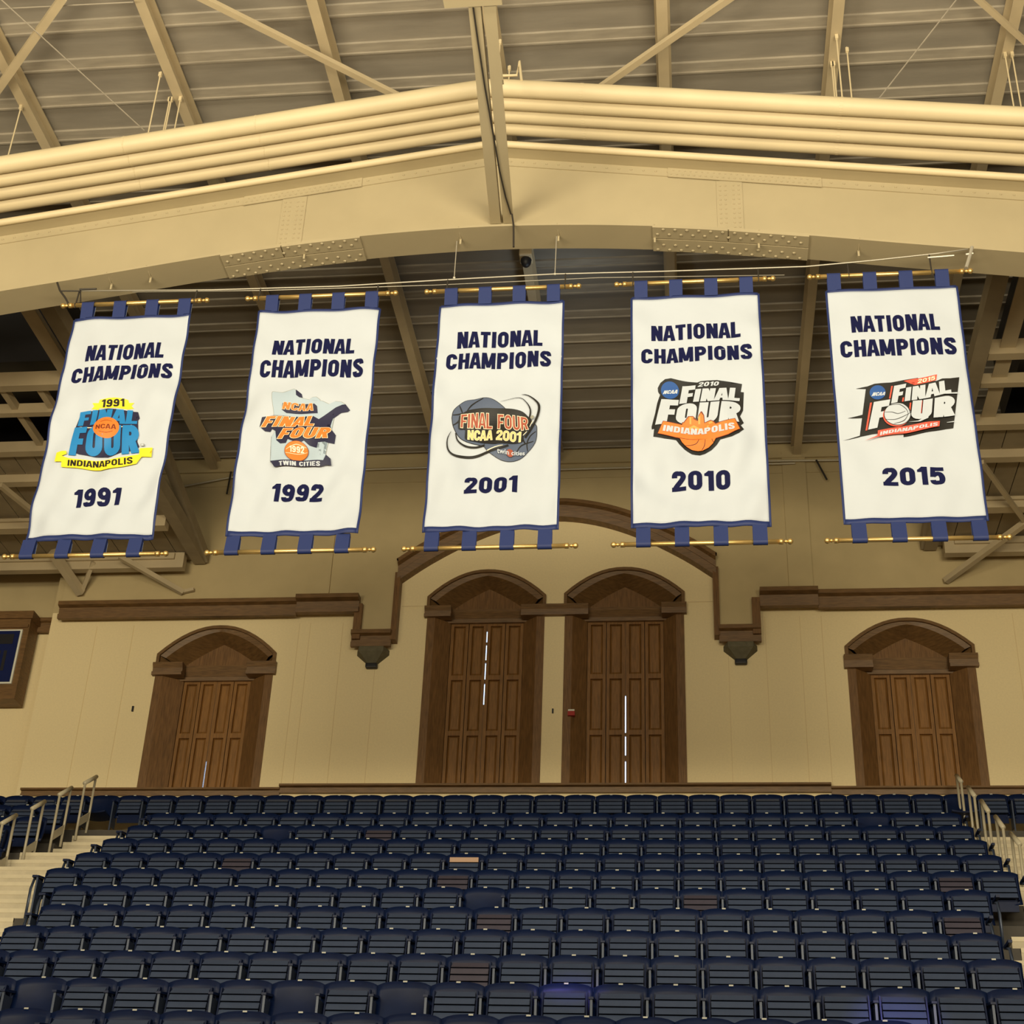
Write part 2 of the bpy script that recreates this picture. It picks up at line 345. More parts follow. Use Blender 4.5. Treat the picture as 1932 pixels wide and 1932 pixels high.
# windows: splayed oak reveal, tympanum, capitals, four shutter leaves, daylight behind
slits = [[(10.68, 11.18)], [(12.2, 12.6), (12.68, 13.0), (13.05, 13.35), (13.40, 13.62), (10.66, 10.76)], [(10.66, 11.15), (11.25, 11.60), (11.66, 12.35)], []]
for wi, (a, b, c0, c1, zs, za, i0, i1) in enumerate(WINS):
    DY = 0.36
    r = empty('window_%d' % (wi+1), ((a+b)/2, YW, ZB), kind='structure')
    outer = [(a, ZB)] + arch_pts(a, b, zs, za) + [(b, ZB)]
    zi = c1+0.01; sp = (b-a)*0.16
    inn_arch = arch_pts(a+sp, b-sp, c1+0.05, za-0.20, k=0.06)
    # arch soffit (above the capital)
    mb = MB(); oa = arch_pts(a, b, zs, za); ia = inn_arch
    for i in range(len(oa)-1):
        (p, q), (rr, t) = oa[i], oa[i+1]; (p2, q2), (r2, t2) = ia[i], ia[i+1]
        p3, q3, r3, t3 = (p*0.62+p2*0.38), (q*0.62+q2*0.38), (rr*0.62+r2*0.38), (t*0.62+t2*0.38)
        mb.add([(p,YW-0.02,q),(rr,YW-0.02,t),(r3,YW+0.02,t3),(p3,YW+0.02,q3)], [(0,1,2,3)])
        mb.add([(p3,YW+0.02,q3),(r3,YW+0.02,t3),(r2,YW+DY,t2),(p2,YW+DY,q2)], [(0,1,2,3)])
    mb.add([(a,YW-0.02,zs),(ia[0][0],YW+DY,ia[0][1]),(ia[0][0],YW+DY,c1),(a,YW-0.02,c1)], [(0,1,2,3)])
    mb.add([(b,YW-0.02,zs),(ia[-1][0],YW+DY,ia[-1][1]),(ia[-1][0],YW+DY,c1),(b,YW-0.02,c1)], [(0,1,2,3)])
    mb.build('arch_soffit', 'wood', r)
    # raised outer edge moulding of the arch
    MB().sweep([(a, c1)] + oa + [(b, c1)], [(-0.035, YW), (-0.035, YW-0.05), (0.02, YW-0.05), (0.02, YW)]).build('arch_moulding', 'wood', r)
    # splayed jambs
    jb = MB()
    for (o_, i_) in ((a, i0), (b, i1)):
        d_ = 1 if o_ < i_ else -1
        jb.add([(o_,YW-0.02,ZB),(o_+d_*0.14,YW-0.02,ZB),(i_,YW+0.20,ZB),(i_,YW+DY,ZB),(o_,YW+DY,ZB),
                (o_,YW-0.02,c0),(o_+d_*0.14,YW-0.02,c0),(i_,YW+0.20,c0),(i_,YW+DY,c0),(o_,YW+DY,c0)],
               [(0,1,6,5),(1,2,7,6),(2,3,8,7),(3,4,9,8),(4,0,5,9),(0,4,3,2,1),(5,6,7,8,9)])
    jb.build('jamb', 'woodv', r)
    # tympanum
    tp = MB(); tp.prism_y([(a+sp*0.6, c0)] + [(x, z+0.05) for x, z in ia] + [(b-sp*0.6, c0)], YW+DY-0.02, YW+DY+0.06)
    tp.build('tympanum', 'woodv', r)
    # capitals and transom
    cp_ = MB()
    for (x0, x1) in ((a-0.05, i0+0.03), (i1-0.03, b+0.05)):
        h = c1-c0
        cp_.prism_x([(YW+0.1, c0), (YW-0.09, c0), (YW-0.10, c0+h*0.25), (YW-0.05, c0+h*0.32), (YW-0.06, c0+h*0.6), (YW-0.10, c0+h*0.86), (YW-0.10, c1), (YW+0.1, c1)], x0, x1)
    cp_.build('capital', 'wood', r)
    MB().prism_x([(YW+DY, c0-0.02), (YW+0.16, c0-0.02), (YW+0.15, c0+0.05), (YW+0.20, c0+0.08), (YW+0.12, c1-0.03), (YW+0.12, c1+0.02), (YW+DY, c1+0.02)], i0-0.1, i1+0.1).build('transom', 'wood', r)
    if wi == 1:
        h = c1-c0
        MB().prism_x([(YW+0.01, c0), (YW-0.09, c0), (YW-0.10, c0+h*0.25), (YW-0.05, c0+h*0.32), (YW-0.06, c0+h*0.6), (YW-0.10, c0+h*0.86), (YW-0.10, c1), (YW+0.01, c1)], b+0.05, WINS[2][0]-0.05).build('linking_transom', 'wood', r)
    # shutter leaves
    n = 4; w = (i1-i0)/n; rowsN = 3 if wi in (1, 2) else 2
    for k in range(n):
        x0 = i0+k*w+0.006; x1 = i0+(k+1)*w-0.006
        if k == 1: x1 -= 0.003
        if k == 2: x0 += 0.003
        z0 = ZB+0.02; z1 = c0-0.02; y = YW+0.22
        mb = MB(); st = 0.055; fw = 0.055
        mb.box(x0, x0+st, y, y+0.05, z0, z1); mb.box(x1-st, x1, y, y+0.05, z0, z1)
        hh = (z1-z0)/rowsN
        for q in range(rowsN+1):
            zc = z0+q*hh; za0 = max(z0, zc-fw*0.8); zb0 = min(z1, zc+fw*0.8); mb.box(x0+st, x1-st, y, y+0.05, za0, zb0)
        for q in range(rowsN):
            pz0 = z0+q*hh+fw*0.8; pz1 = z0+(q+1)*hh-fw*0.8; px0 = x0+st; px1 = x1-st
            e = 0.035
            mb.add([(px0,y+0.045,pz0),(px1,y+0.045,pz0),(px1,y+0.045,pz1),(px0,y+0.045,pz1),
                    (px0+e,y+0.012,pz0+e),(px1-e,y+0.012,pz0+e),(px1-e,y+0.012,pz1-e),(px0+e,y+0.012,pz1-e)],
                   [(0,1,5,4),(1,2,6,5),(2,3,7,6),(3,0,4,7),(4,5,6,7)])
        mb.build('shutter_leaf', 'shut2' if (wi in (0, 3) and k != 0) or (wi == 1 and k == 0 and False) else 'shut', r)
    # strips that close the meeting joint where no light comes through
    xm = (i0+i1)/2; zz = ZB+0.02; ms = MB()
    for s0, s1 in sorted(slits[wi]) + [(c0-0.02, c0)]:
        if s0 > zz: ms.box(xm-0.012, xm+0.012, YW+0.225, YW+0.26, zz, s0)
        zz = s1
    ms.build('meeting_strip', 'woodv', r)
    if slits[wi]: MB().box(xm-0.03, xm+0.03, YW+0.285, YW+0.29, ZB, c0).build('window_pane', 'day', r)
    MB().box(i0-0.05, i1+0.05, YW+0.292, YW+0.30, ZB, c0).build('shutter_backing', 'blk', r)
    MB().box(a, b, YW+0.44, YW+0.5, ZB-0.02, za+0.1).build('window_back', 'wood', r)

# ------------------------------------------------------------------ roof deck
ZD = 17.2
dk = MB(); dk.box(-20, 20, 3.0, YW+1.0, ZD, ZD+0.25)
dko = struct(dk.build('ceiling', 'deck'))
rb = MB()
yy = 3.1
while yy < YW:
    rb.box(-19.9, 19.9, yy, yy+0.15, ZD-0.035, ZD); rb.box(-19.9, 19.9, yy+0.15, yy+0.175, ZD-0.055, ZD)
    rb.box(-19.9, 19.9, yy+0.19, yy+0.22, ZD-0.025, ZD)
    yy += 0.662
rbo = rb.build('ceiling_ribs', 'rib', dko)
# roof beams running towards the wall
names = ['fourth left of', 'third left of', 'second left of', 'next left of', None, 'next right of', 'second right of', 'third right of']
bx = [CX-2.2*4, CX-2.2*3, CX-2.2*2, CX-2.2, CX-0.0, CX+2.2, CX+2.2*2, CX+2.2*3]
for x, nm in zip(bx, names):
    lab = 'cream steel roof beam along the centre line, above the strut in the middle' if nm is None else 'cream steel roof beam under the ribbed ceiling, %s the centre beam' % nm
    mb = MB(); zb = 16.91; fw = 0.07
    y0 = 3.2; y1 = YU
    mb.box(x-fw, x+fw, y0, y1, zb, zb+0.018); mb.box(x-0.012, x+0.012, y0, y1, zb+0.018, ZD-0.055); mb.box(x-fw-0.03, x+fw+0.03, y0, y1, ZD-0.075, ZD-0.055)
    thing(mb, 'roof_beam', 'beam', lab, 'beam', 'roof beams running to the far wall')

# ------------------------------------------------------------------ the arched plate girder
YG = 15.0
LOW = [(-12, 12.55), (-9, 13.1), (-6.5, 13.56), (-5.0, 13.79), (-3.8, 13.99), (-2.5, 14.18), (-1.2, 14.29), (0, 14.33), (1.2, 14.29), (2.5, 14.18), (3.8, 13.99), (5.0, 13.79), (6.5, 13.56), (9, 13.1), (12, 12.55)]
LOW = [(x+CX, z) for x, z in LOW]
def smooth_low(x):
    # rounded interpolation
    return (interp(LOW, x-0.35)+interp(LOW, x+0.35)+interp(LOW, x))/3
def top_z(x): return 15.625-0.150*abs(x-CX)
g = empty('arched_girder', (CX, YG, 13.0), 'cream riveted steel arched girder crossing the whole hall above the banners', 'girder')
xs = [CX-11+0.25*i for i in range(89)]
wb = MB()
for xa, xb in zip(xs, xs[1:]):
    wb.hexa([(xa,YG-0.01,smooth_low(xa)),(xb,YG-0.01,smooth_low(xb)),(xb,YG+0.01,smooth_low(xb)),(xa,YG+0.01,smooth_low(xa)),
             (xa,YG-0.01,top_z(xa)),(xb,YG-0.01,top_z(xb)),(xb,YG+0.01,top_z(xb)),(xa,YG+0.01,top_z(xa))])
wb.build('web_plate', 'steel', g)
def band(fz, dz0, dz1, y0, y1, x0, x1, step=0.25):
    mb = MB(); n = max(2, int((x1-x0)/step)); X = [x0+(x1-x0)*i/n for i in range(n+1)]
    for a, b in zip(X, X[1:]):
        mb.hexa([(a,y0,fz(a)+dz0),(b,y0,fz(b)+dz0),(b,y1,fz(b)+dz0),(a,y1,fz(a)+dz0),(a,y0,fz(a)+dz1),(b,y0,fz(b)+dz1),(b,y1,fz(b)+dz1),(a,y1,fz(a)+dz1)])
    return mb
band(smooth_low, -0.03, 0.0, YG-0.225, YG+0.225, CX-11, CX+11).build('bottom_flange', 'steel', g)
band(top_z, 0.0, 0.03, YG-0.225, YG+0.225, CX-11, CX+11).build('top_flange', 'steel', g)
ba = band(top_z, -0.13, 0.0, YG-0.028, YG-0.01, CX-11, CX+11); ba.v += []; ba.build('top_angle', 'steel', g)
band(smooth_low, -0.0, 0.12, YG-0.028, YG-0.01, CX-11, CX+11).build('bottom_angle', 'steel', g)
def dome(mb, p, nrm, r=0.018):
    # small rivet head: six sided low cap
    p = Vector(p); n = Vector(nrm).normalized(); t = n.cross(Vector((0,0,1)) if abs(n.z) < 0.9 else Vector((1,0,0))).normalized(); b = n.cross(t)
    base = [p + (t*math.cos(PI/3*k)+b*math.sin(PI/3*k))*r for k in range(6)]
    mid = [p + (t*math.cos(PI/3*k)+b*math.sin(PI/3*k))*r*0.65 + n*r*0.6 for k in range(6)]
    mb.add(base+mid, [(k, (k+1) % 6, 6+(k+1) % 6, 6+k) for k in range(6)] + [tuple(range(6, 12))])
rv = MB(); x = CX-8
while x < CX+8.2:
    dome(rv, (x, YG-0.028, top_z(x)-0.065), (0, -1, 0)); x += 0.155
rv.build('flange_rivets', 'steel', g)['kind'] = 'stuff'
# splice plates: under the bottom flange, on the web, under the top angle
for (fx0, fx1, wx, tx0, tx1, cut) in ((-3.32, -1.55, -2.52, -3.2, -1.65, -2.55), (2.10, 3.98, 3.06, 2.3, 4.2, 3.02)):
    z_ = lambda xx: smooth_low(xx)
    band(z_, -0.052, -0.03, YG-0.225, YG-0.02, fx0, cut-0.008).build('splice_plate', 'steel', g)
    band(z_, -0.052, -0.03, YG-0.225, YG-0.02, cut+0.008, fx1).build('splice_plate', 'steel', g)
    band(z_, -0.052, -0.03, YG+0.0, YG+0.225, fx0, fx1).build('splice_plate', 'steel', g)
    rvb = MB()
    x = fx0+0.06; k = 0
    while x < fx1-0.03:
        for yv in ((YG-0.19, YG+0.10) if k % 2 else (YG-0.10, YG+0.19)):
            dome(rvb, (x, yv, z_(x)-0.052), (0, 0, -1), 0.021)
        x += 0.072; k += 1
    rvb.build('splice_rivets', 'steel', g)['kind'] = 'stuff'
    MB().box(wx-0.16, wx+0.16, YG-0.022, YG-0.01, z_(wx)+0.02, top_z(wx)-0.13).build('web_splice', 'steel', g)
    rvw = MB(); z = z_(wx)+0.10
    while z < top_z(wx)-0.18:
        for dx in (-0.115, -0.05, 0.05, 0.115): dome(rvw, (wx+dx, YG-0.022, z), (0, -1, 0), 0.015)
        z += 0.075
    rvw.build('web_rivets', 'steel', g)['kind'] = 'stuff'
    band(top_z, -0.145, -0.0, YG-0.04, YG-0.028, tx0, tx1).build('top_splice', 'steel', g)
    rvt = MB(); x = tx0+0.04
    while x < tx1:
        dome(rvt, (x, YG-0.04, top_z(x)-0.105), (0, -1, 0), 0.015); dome(rvt, (x+0.03, YG-0.04, top_z(x)-0.045), (0, -1, 0), 0.013); x += 0.072
    rvt.build('top_splice_rivets', 'steel', g)['kind'] = 'stuff'
# small clips hanging at the flange
cl = MB()
for px_, py_ in ((568, 468), (237, 535), (304, 525), (660+204, 455), (1051, 447), (1235, 448), (1430, 470), (1612, 476)):
    p = WZ(px_, py_, 14.1); zz = smooth_low(p.x)-0.03
    cl.box(p.x-0.012, p.x+0.012, YG-0.03, YG+0.0, zz-0.09, zz); cl.tube([(p.x, YG-0.23, zz+0.02), (p.x, YG+0.0, zz-0.02)], 0.007, 6)
cl.build('flange_clips', 'steel', g)

# ------------------------------------------------------------------ four thick pipes over the girder, one thin one on its flange
rank = ['topmost and nearest of the four thick cream pipes running above the girder', 'second from the top of the four thick cream pipes above the girder',
        'third from the top of the four thick cream pipes above the girder', 'lowest of the four thick cream pipes, just above the riveted girder']
def pz(x): return 16.08-0.146*math.sqrt((x-CX)**2+0.01)+0.01
for k in range(4):
    Y = 14.2+0.23*k
    pts = [(x, Y, pz(x)) for x in [CX-11, CX-8, CX-6, CX-4, CX-2.1, CX-1, CX-0.3, CX-0.12, CX, CX+0.12, CX+0.3, CX+1, CX+2.1, CX+4, CX+6, CX+8, CX+11]]
    r = empty('ceiling_pipe', (CX, Y, pz(CX)), rank[k], 'pipe', 'four thick pipes above the girder')
    MB().tube(pts, 0.112, 20).build('pipe_run', 'pipe', r, smooth=True)
    for xc in (-2.9, -4.6, 1.25, 4.42):
        z = pz(xc)
        MB().tube([(xc-0.02, Y, z+0.003), (xc+0.02, Y, z-0.003)], 0.1145, 20).build('pipe_clamp', 'pipe', r)
mb = MB().tube([(x, YG-0.275, top_z(x)+0.005) for x in [CX-11, CX-6, CX-3, CX-1, CX-0.1, CX+0.1, CX+1, CX+3, CX+6, CX+11]], 0.045, 10)
thing(mb, 'flange_conduit', 'pipe', 'thin cream pipe lying along the top edge of the riveted girder', 'pipe', smooth=True)
cb = MB()
# ------------------------------------------------------------------ centre strut in front of the girder, with its fittings
st = empty('centre_strut', (CX, 13, 14.5), 'long cream double steel strut running down the middle in front of the pipes', 'strut')
ys0 = 10.3
for sx in (-1, 1):
    def pt(y, dx, z): return (0.21+(15-y)*0.053+sx*0.082+dx, y, z)
    for dx0, dx1, z0_, z1_ in ((-0.066, 0.066, 14.50, 14.514), ((-0.066, -0.054, 14.514, 14.64) if sx > 0 else (0.054, 0.066, 14.514, 14.64))):
        ya, yb_ = ys0, YG-0.03
        q_ = MB().hexa([pt(ya,dx0,z0_), pt(ya,dx1,z0_), pt(yb_,dx1,z0_), pt(yb_,dx0,z0_), pt(ya,dx0,z1_), pt(ya,dx1,z1_), pt(yb_,dx1,z1_), pt(yb_,dx0,z1_)])
        if dx0 == -0.066 and z0_ == 14.50: qq = q_
        else: qq.v += []; n0 = len(qq.v); qq.v += q_.v; qq.f += [tuple(n0+i for i in f) for f in q_.f]
    qq.build('strut_angle', 'steel', st)
MB().box(0.0, 0.62, 10.4, 11.44, 14.46, 14.485).build('gusset_plate', 'steel', st)
pts = [WZ(*p, 14.485) for p in ((893, 15), (902, 80), (915, 165), (930, 250), (942, 320), (954, 372), (964, 404))]
MB().tube(pts, 0.010, 6).build('cable', 'dark', st)
hp = MB()
hp.bar((0.42, 11.9, 14.62), (0.12, 11.9, 16.95), 0.14, 0.05); hp.bar((0.45, 12.7, 14.62), (0.14, 12.7, 16.95), 0.07, 0.07); hp.bar((0.35, 13.2, 14.62), (0.12, 13.2, 16.95), 0.10, 0.04)
hp.build('hanger_plates', 'steel', st)
pts = [WY(*p, 14.1) for p in ((937, 143), (975, 142), (980, 116), (984, 152))]
thing(MB().tube(pts, 0.018, 8), 'conduit_elbow', 'pipe', 'thin bent cream conduit sticking out right of the centre strut', 'conduit')
pts = [WY(*p, 14.74) for p in ((966, 404), (969, 425), (969, 466))]
thing(MB().tube(pts, 0.013, 6), 'hanging_cable', 'dark', 'short dark cable hanging over the girder flange below the centre strut', 'cable')

# diagonal roof braces and thin stay wires
def zseg(a, b, z0, z1): return WZ(*a, z0), WZ(*b, z1)
for (a, b, w, lab) in (((120, -6), (-12, 180), 0.10, 'cream diagonal roof brace crossing the top left corner'),
                       ((345, -22), (760, 186), 0.085, 'cream diagonal roof brace left of the centre strut'),
                       ((1400, -20), (1126, 170), 0.085, 'cream diagonal roof brace right of the centre strut'),
                       ((1825, -20), (1945, 88), 0.07, 'cream diagonal roof brace in the top right corner')):
    p, q = zseg(a, b, 16.72, 16.72); thing(MB().bar(p, q, w, w*0.8), 'roof_brace', 'beam', lab, 'brace', 'diagonal roof braces')
for (a, b, lab) in (((-8, -10), (272, 246), 'thin cream stay wire running down across the upper left ceiling'), ((1815, -14), (1656, 189), 'thin cream stay wire running down across the upper right ceiling'),
                    ((-6, 17), (252, 4), 'thin wire nearly level along the top left edge')):
    p, q = WZ(*a, 16.8), WZ(*b, 16.35 if b[1] > 100 else 16.8)
    thing(MB().tube([p, q], 0.009, 6), 'stay_wire', 'rib', lab, 'wire', 'thin ceiling wires')
# hanger rods from the beams to the pipes
rods = [((302, 128), (277, 246)), ((318, 172), (307, 246)), ((323, 176), (312, 245)), ((347, 192), (338, 243)), ((63, 237), (52, 290)),
        ((1578, 57), (1585, 190)), ((1573, 105), (1583, 190)), ((1598, 80), (1597, 192)), ((1565, 152), (1562, 188)), ((1886, 137), (1892, 203)), ((1900, 132), (1915, 205)), ((945, 80), (957, 152)), ((962, 125), (966, 153))]
posn = ['left third', 'left third', 'left third', 'left third', 'far left', 'right', 'right', 'right', 'right', 'far right', 'far right', 'centre', 'centre']
for i, (a, b) in enumerate(rods):
    p = WZ(*a, 16.95); q = WY(b[0], b[1], p.y)
    q.z = min(q.z, 16.3)
    k_ = min(3, max(0, round((p.y-14.2)/0.23))); tz = pz(p.x)+0.11
    p2 = Vector((p.x, 14.2+0.23*k_, 16.93)); q2 = Vector((p.x, 14.2+0.23*k_, tz))
    o = thing(MB().tube([p2, q2], 0.010, 6).box(p2.x-0.02, p2.x+0.02, p2.y-0.02, p2.y+0.02, 16.84, 16.91), 'hanger_rod', 'pipe',
          'thin cream hanger rod holding the thick pipes under a roof beam, %s' % posn[i], 'rod', 'pipe hanger rods, %s' % posn[i])

# bright, bluish lit centre beam bit and security camera behind the girder
r = empty('security_camera', WZ(993, 487, 16.86), 'small black security camera under the centre beam just below the girder', 'camera')
p = WZ(993, 480, 16.88)
MB().box(p.x-0.10, p.x+0.10, p.y-0.12, p.y+0.12, p.z-0.10, p.z+0.03).build('camera_mount', 'beam', r, bevel=0.02)
MB().sphere((p.x, p.y, p.z-0.12), 0.085, 12, 8, (1, 1, 1.5)).build('camera_dome', 'blk', r, smooth=True)

# ------------------------------------------------------------------ gallery platforms left and right, under the roof
for side in (-1, 1):
    sd = 'left' if side < 0 else 'right'
    X = lambda v: CX+side*v
    r = empty('gallery_platform', (X(9), 21.5, 14.6), 'tan planked gallery platform under the roof on the %s, seen from below' % sd, 'platform', 'planked platforms beside the banners')
    def bx2(x0, x1, y0, y1, z0, z1): a, b = sorted((X(x0), X(x1))); return MB().box(a, b, y0, y1, z0, z1)
    # plank soffit from Y 20.6 to the wall
    pk = MB(); v = 6.62
    while v < 14:
        a, b = sorted((X(v), X(v+0.335))); pk.box(a, b, 20.6, YU-0.06, 14.95, 15.0); v += 0.35
    pk.build('plank_soffit', 'plank', r)
    bx2(6.6, 14, 20.6, YU-0.06, 15.0, 15.04).build('platform_deck', 'blk', r)
    for (y0, z0, z1, th) in ((18.7, 14.9, 15.16, 0.16), (19.44, 14.9, 15.08, 0.12), (20.5, 14.86, 15.06, 0.16), (21.35, 14.80, 15.02, 0.16), (22.82, 14.74, 14.97, 0.20), (24.15, 14.62, 14.93, 0.16)):
        bx2(6.72 if y0 < 24 else 6.78, 14, y0, y0+th, z0, z1).build('cross_beam', 'beam', r)
    for (y0, z0, z1) in ((22.80, 14.86, 14.90), (24.13, 14.78, 14.90)):
        bx2(6.95, 14, y0-0.03, y0+0.02, z0, z1).build('fascia_strip', 'beam', r)
    bx2(6.48, 6.70, 15.3, YU-0.06, 14.86, 15.12).build('edge_beam', 'plank', r)
    bx2(7.4, 14, 18.9, 21.4, 15.5, 16.85).build('dark_enclosure', 'blk', r)
    p, q = Vector((X(6.5), 20.8, 15.75)), Vector((X(6.5), 24.5, 14.98)); MB().bar(p, q, 0.14, 0.20).build('sloping_beam', 'plank', r)
    bx2(6.88, 7.10, 15.3, 21.4, 15.0, 15.02).build('chord_flange', 'beam', r)
    bx2(7.06, 7.10, 15.3, 21.4, 15.02, 15.35).build('chord_web', 'plank', r)
    if side < 0:
        MB().bar((X(7.55), 18.87, 15.02), (X(7.55), 20.49, 15.02), 0.10, 0.12).build('short_beam', 'beam', r)
        MB().bar((X(8.15), 18.87, 15.02), (X(8.15), 20.49, 15.02), 0.10, 0.12).build('short_beam', 'beam', r)
for (pts, w, lab, z) in ((((98, 1040), (153, 1119)), 0.14, 'dull cream sloping strut below the left platform, left leg of the V', 14.75),
                      (((176, 1060), (153, 1119)), 0.07, 'thin strut below the left platform, right leg of the V', 14.75),
                      (((225, 1050), (345, 1118)), 0.09, 'dull cream strut slanting down right under the left platform', 14.7),
                      (((1852, 872), (1940, 992)), 0.07, 'thin cream strut slanting across the right platform soffit', 14.7),
                      (((1940, 982), (1784, 1096)), 0.10, 'cream strut slanting down left under the right platform', 14.7),
                      (((0, 915), (62, 965)), 0.08, 'short cream strut at the left picture edge beside the leftmost banner', 14.6),
                      ):
    a, b = WZ(*pts[0], z), WZ(*pts[1], z)
    if b.y > YU-0.05: b = WY(*pts[1], YU-0.06)
    thing(MB().bar(a, b, w, w), 'platform_strut', 'beam', lab, 'strut')
thing(MB().bar(WY(343, 1117, YU-0.06), WY(366, 1112, YU-0.06), 0.06, 0.06), 'strut_foot', 'beam', 'small cream wall bracket at the foot of the strut under the left platform', 'bracket')
# conduits along the wall top
for (a, b, lab) in (((1055, 886), (1500, 874), 'thin level conduit on the wall top, right of the middle banner'), ((690, 886), (812, 882), 'thin level conduit on the wall top, left of the middle banner'),
                    ((1440, 870), (1592, 868), 'thin cream conduit along the wall top left of the 2015 banner'), ((345, 918), (450, 898), 'cluster of thin conduits along the wall top between the 1991 and 1992 banners')):
    p, q = WY(*a, YU-0.08), WY(*b, YU-0.08)
    thing(MB().tube([p, q], 0.018, 6), 'wall_conduit', 'rail', lab, 'conduit')
for (a, b, lab) in (((436, 890), (428, 932), 'small dark hanging rod between the 1991 and 1992 banners'), ((1540, 868), (1560, 905), 'small dark slanting rod between the 2010 and 2015 banners')):
    thing(MB().tube([WY(*a, YU-0.12), WY(*b, YU-0.12)], 0.018, 6), 'hanging_rod', 'dark', lab, 'rod')

# ------------------------------------------------------------------ blue screen in its oak case, set on the left wall
r = empty('display_case', (-10.9, YW+0.4, 12.3), 'dark blue display screen in a deep oak case at the left edge', 'display case')
x1 = -9.66; z0, z1 = 12.30, 14.02
MB().prism_y([(-12.5, z0), (x1, z0), (x1, z1), (-12.5, z1)], YW+0.02, YW+0.40).build('case_body', 'wood', r)
MB().box(-12.55, x1+0.04, YW-0.02, YW+0.40, z1-0.12, z1+0.03).build('case_cornice', 'wood', r)
MB().box(-12.5, x1-0.02, YW-0.01, YW+0.03, z1-0.30, z1-0.24).build('case_moulding', 'wood', r)
sx1 = WY(43, 1190, YW).x; sz1 = WY(43, 1188, YW).z; sz0 = WY(18, 1290, YW).z
MB().box(-12.5, sx1, YW-0.015, YW+0.02, sz0, sz1).build('screen_border', 'plate', r)
MB().box(-12.5, sx1-0.035, YW-0.03, YW-0.014, sz0+0.03, sz1-0.035).build('screen', 'screen', r)
MB().box(-12.5, sx1-0.13, YW-0.034, YW-0.028, sz1-0.30, sz1-0.10).build('screen_header', 'blk', r)
mb = MB()
for k in range(3): mb.box(sx1-0.5+0.12*k, sx1-0.44+0.12*k, YW-0.034, YW-0.028, sz0+0.25, sz0+0.65)
mb.build('screen_marks', 'blk', r)
# small wall fittings
p = WY(251, 1338, YW); thing(MB().box(p.x-0.015, p.x+0.015, YW-0.03, YW, p.z-0.05, p.z+0.05), 'wall_sensor', 'blk', 'tiny black fitting on the wall left of the left arched window', 'wall fitting')
p = WY(1043, 1342, YW); thing(MB().box(p.x-0.012, p.x+0.012, YW-0.03, YW, p.z-0.04, p.z+0.04), 'wall_sensor', 'blk', 'tiny black fitting on the wall between the two tall windows', 'wall fitting')
p = WY(1078, 1346, YW-0.03)
r = empty('fire_alarm', p, 'small red fire alarm on the oak jamb of the right tall window', 'fire alarm')
ink('alarm_red', 165, 40, 32)
MB().box(p.x-0.06, p.x+0.06, YW-0.07, YW-0.0, p.z-0.05, p.z+0.03).build('alarm_body', 'alarm_red', r)
MB().box(p.x-0.055, p.x+0.055, YW-0.072, YW-0.05, p.z+0.03, p.z+0.06).build('alarm_strobe', 'plate', r)

# ------------------------------------------------------------------ seating tiers and stairs
SEATH = 0.80
ROWS = {1: (24.14, 10.27), 2: (22.0, 9.22)}
for k in range(3, 14): ROWS[k] = (21.17-0.836*(k-3), 8.75-0.47*(k-3))
def tread(k): return ROWS[k][1]-SEATH
XA, XB, XC, XD = -7.45, -5.82, 6.33, 8.2
def span_x(k): return (XB, XC) if k < 7 else ((-5.40, 5.90) if k == 7 else (-5.12, 5.62))
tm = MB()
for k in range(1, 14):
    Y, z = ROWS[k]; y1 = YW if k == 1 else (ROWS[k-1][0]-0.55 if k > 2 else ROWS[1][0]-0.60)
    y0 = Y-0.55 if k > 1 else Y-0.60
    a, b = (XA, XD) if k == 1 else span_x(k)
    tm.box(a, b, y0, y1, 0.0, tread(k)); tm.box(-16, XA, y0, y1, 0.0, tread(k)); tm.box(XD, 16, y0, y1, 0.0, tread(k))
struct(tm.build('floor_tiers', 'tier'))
for side, sd in ((-1, 'left'), (1, 'right')):
    def spn(k):
        a, b = span_x(k) if k > 1 else (XB, XC)
        return (XA, a-0.005) if side < 0 else (b+0.005, XD)
    xa, xb = spn(2)
    r = empty('aisle_stairs', ((xa+xb)/2, 18, 4), 'pale cream concrete aisle stairs at the %s end of the main seat block' % sd, 'stairs', 'aisle stairs')
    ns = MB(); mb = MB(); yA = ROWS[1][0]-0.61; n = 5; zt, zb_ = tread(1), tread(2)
    for j in range(n):
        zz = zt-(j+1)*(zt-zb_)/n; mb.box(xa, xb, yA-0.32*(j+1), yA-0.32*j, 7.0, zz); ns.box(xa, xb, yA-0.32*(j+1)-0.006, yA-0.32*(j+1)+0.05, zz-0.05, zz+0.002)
    mb.build('upper_flight', 'conc', r)
    mb = MB(); YL = yA-0.32*n-0.04
    for k in range(2, 14):
        Y, z = ROWS[k]; y1 = (ROWS[k-1][0]-0.56 if k > 2 else YL); xl, xr = spn(k); zz = tread(k)
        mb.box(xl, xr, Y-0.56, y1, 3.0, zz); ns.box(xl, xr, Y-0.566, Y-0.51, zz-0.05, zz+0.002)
        xl, xr = spn(min(13, k+1)); zz -= 0.235
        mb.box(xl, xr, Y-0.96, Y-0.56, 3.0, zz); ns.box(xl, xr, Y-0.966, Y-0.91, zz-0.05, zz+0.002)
    mb.build('lower_flight', 'conc', r); ns.build('riser_highlight', 'riser_hi', r)
# parapet at the left edge
p = WY(15, 1627, 21.2)
thing(MB().box(p.x-1.5, XA-0.02, 21.05, 21.35, tread(4)+0.01, p.z), 'stair_parapet', 'conc', 'cream concrete parapet beside the left stairs at the picture edge', 'parapet', bevel=0.03)

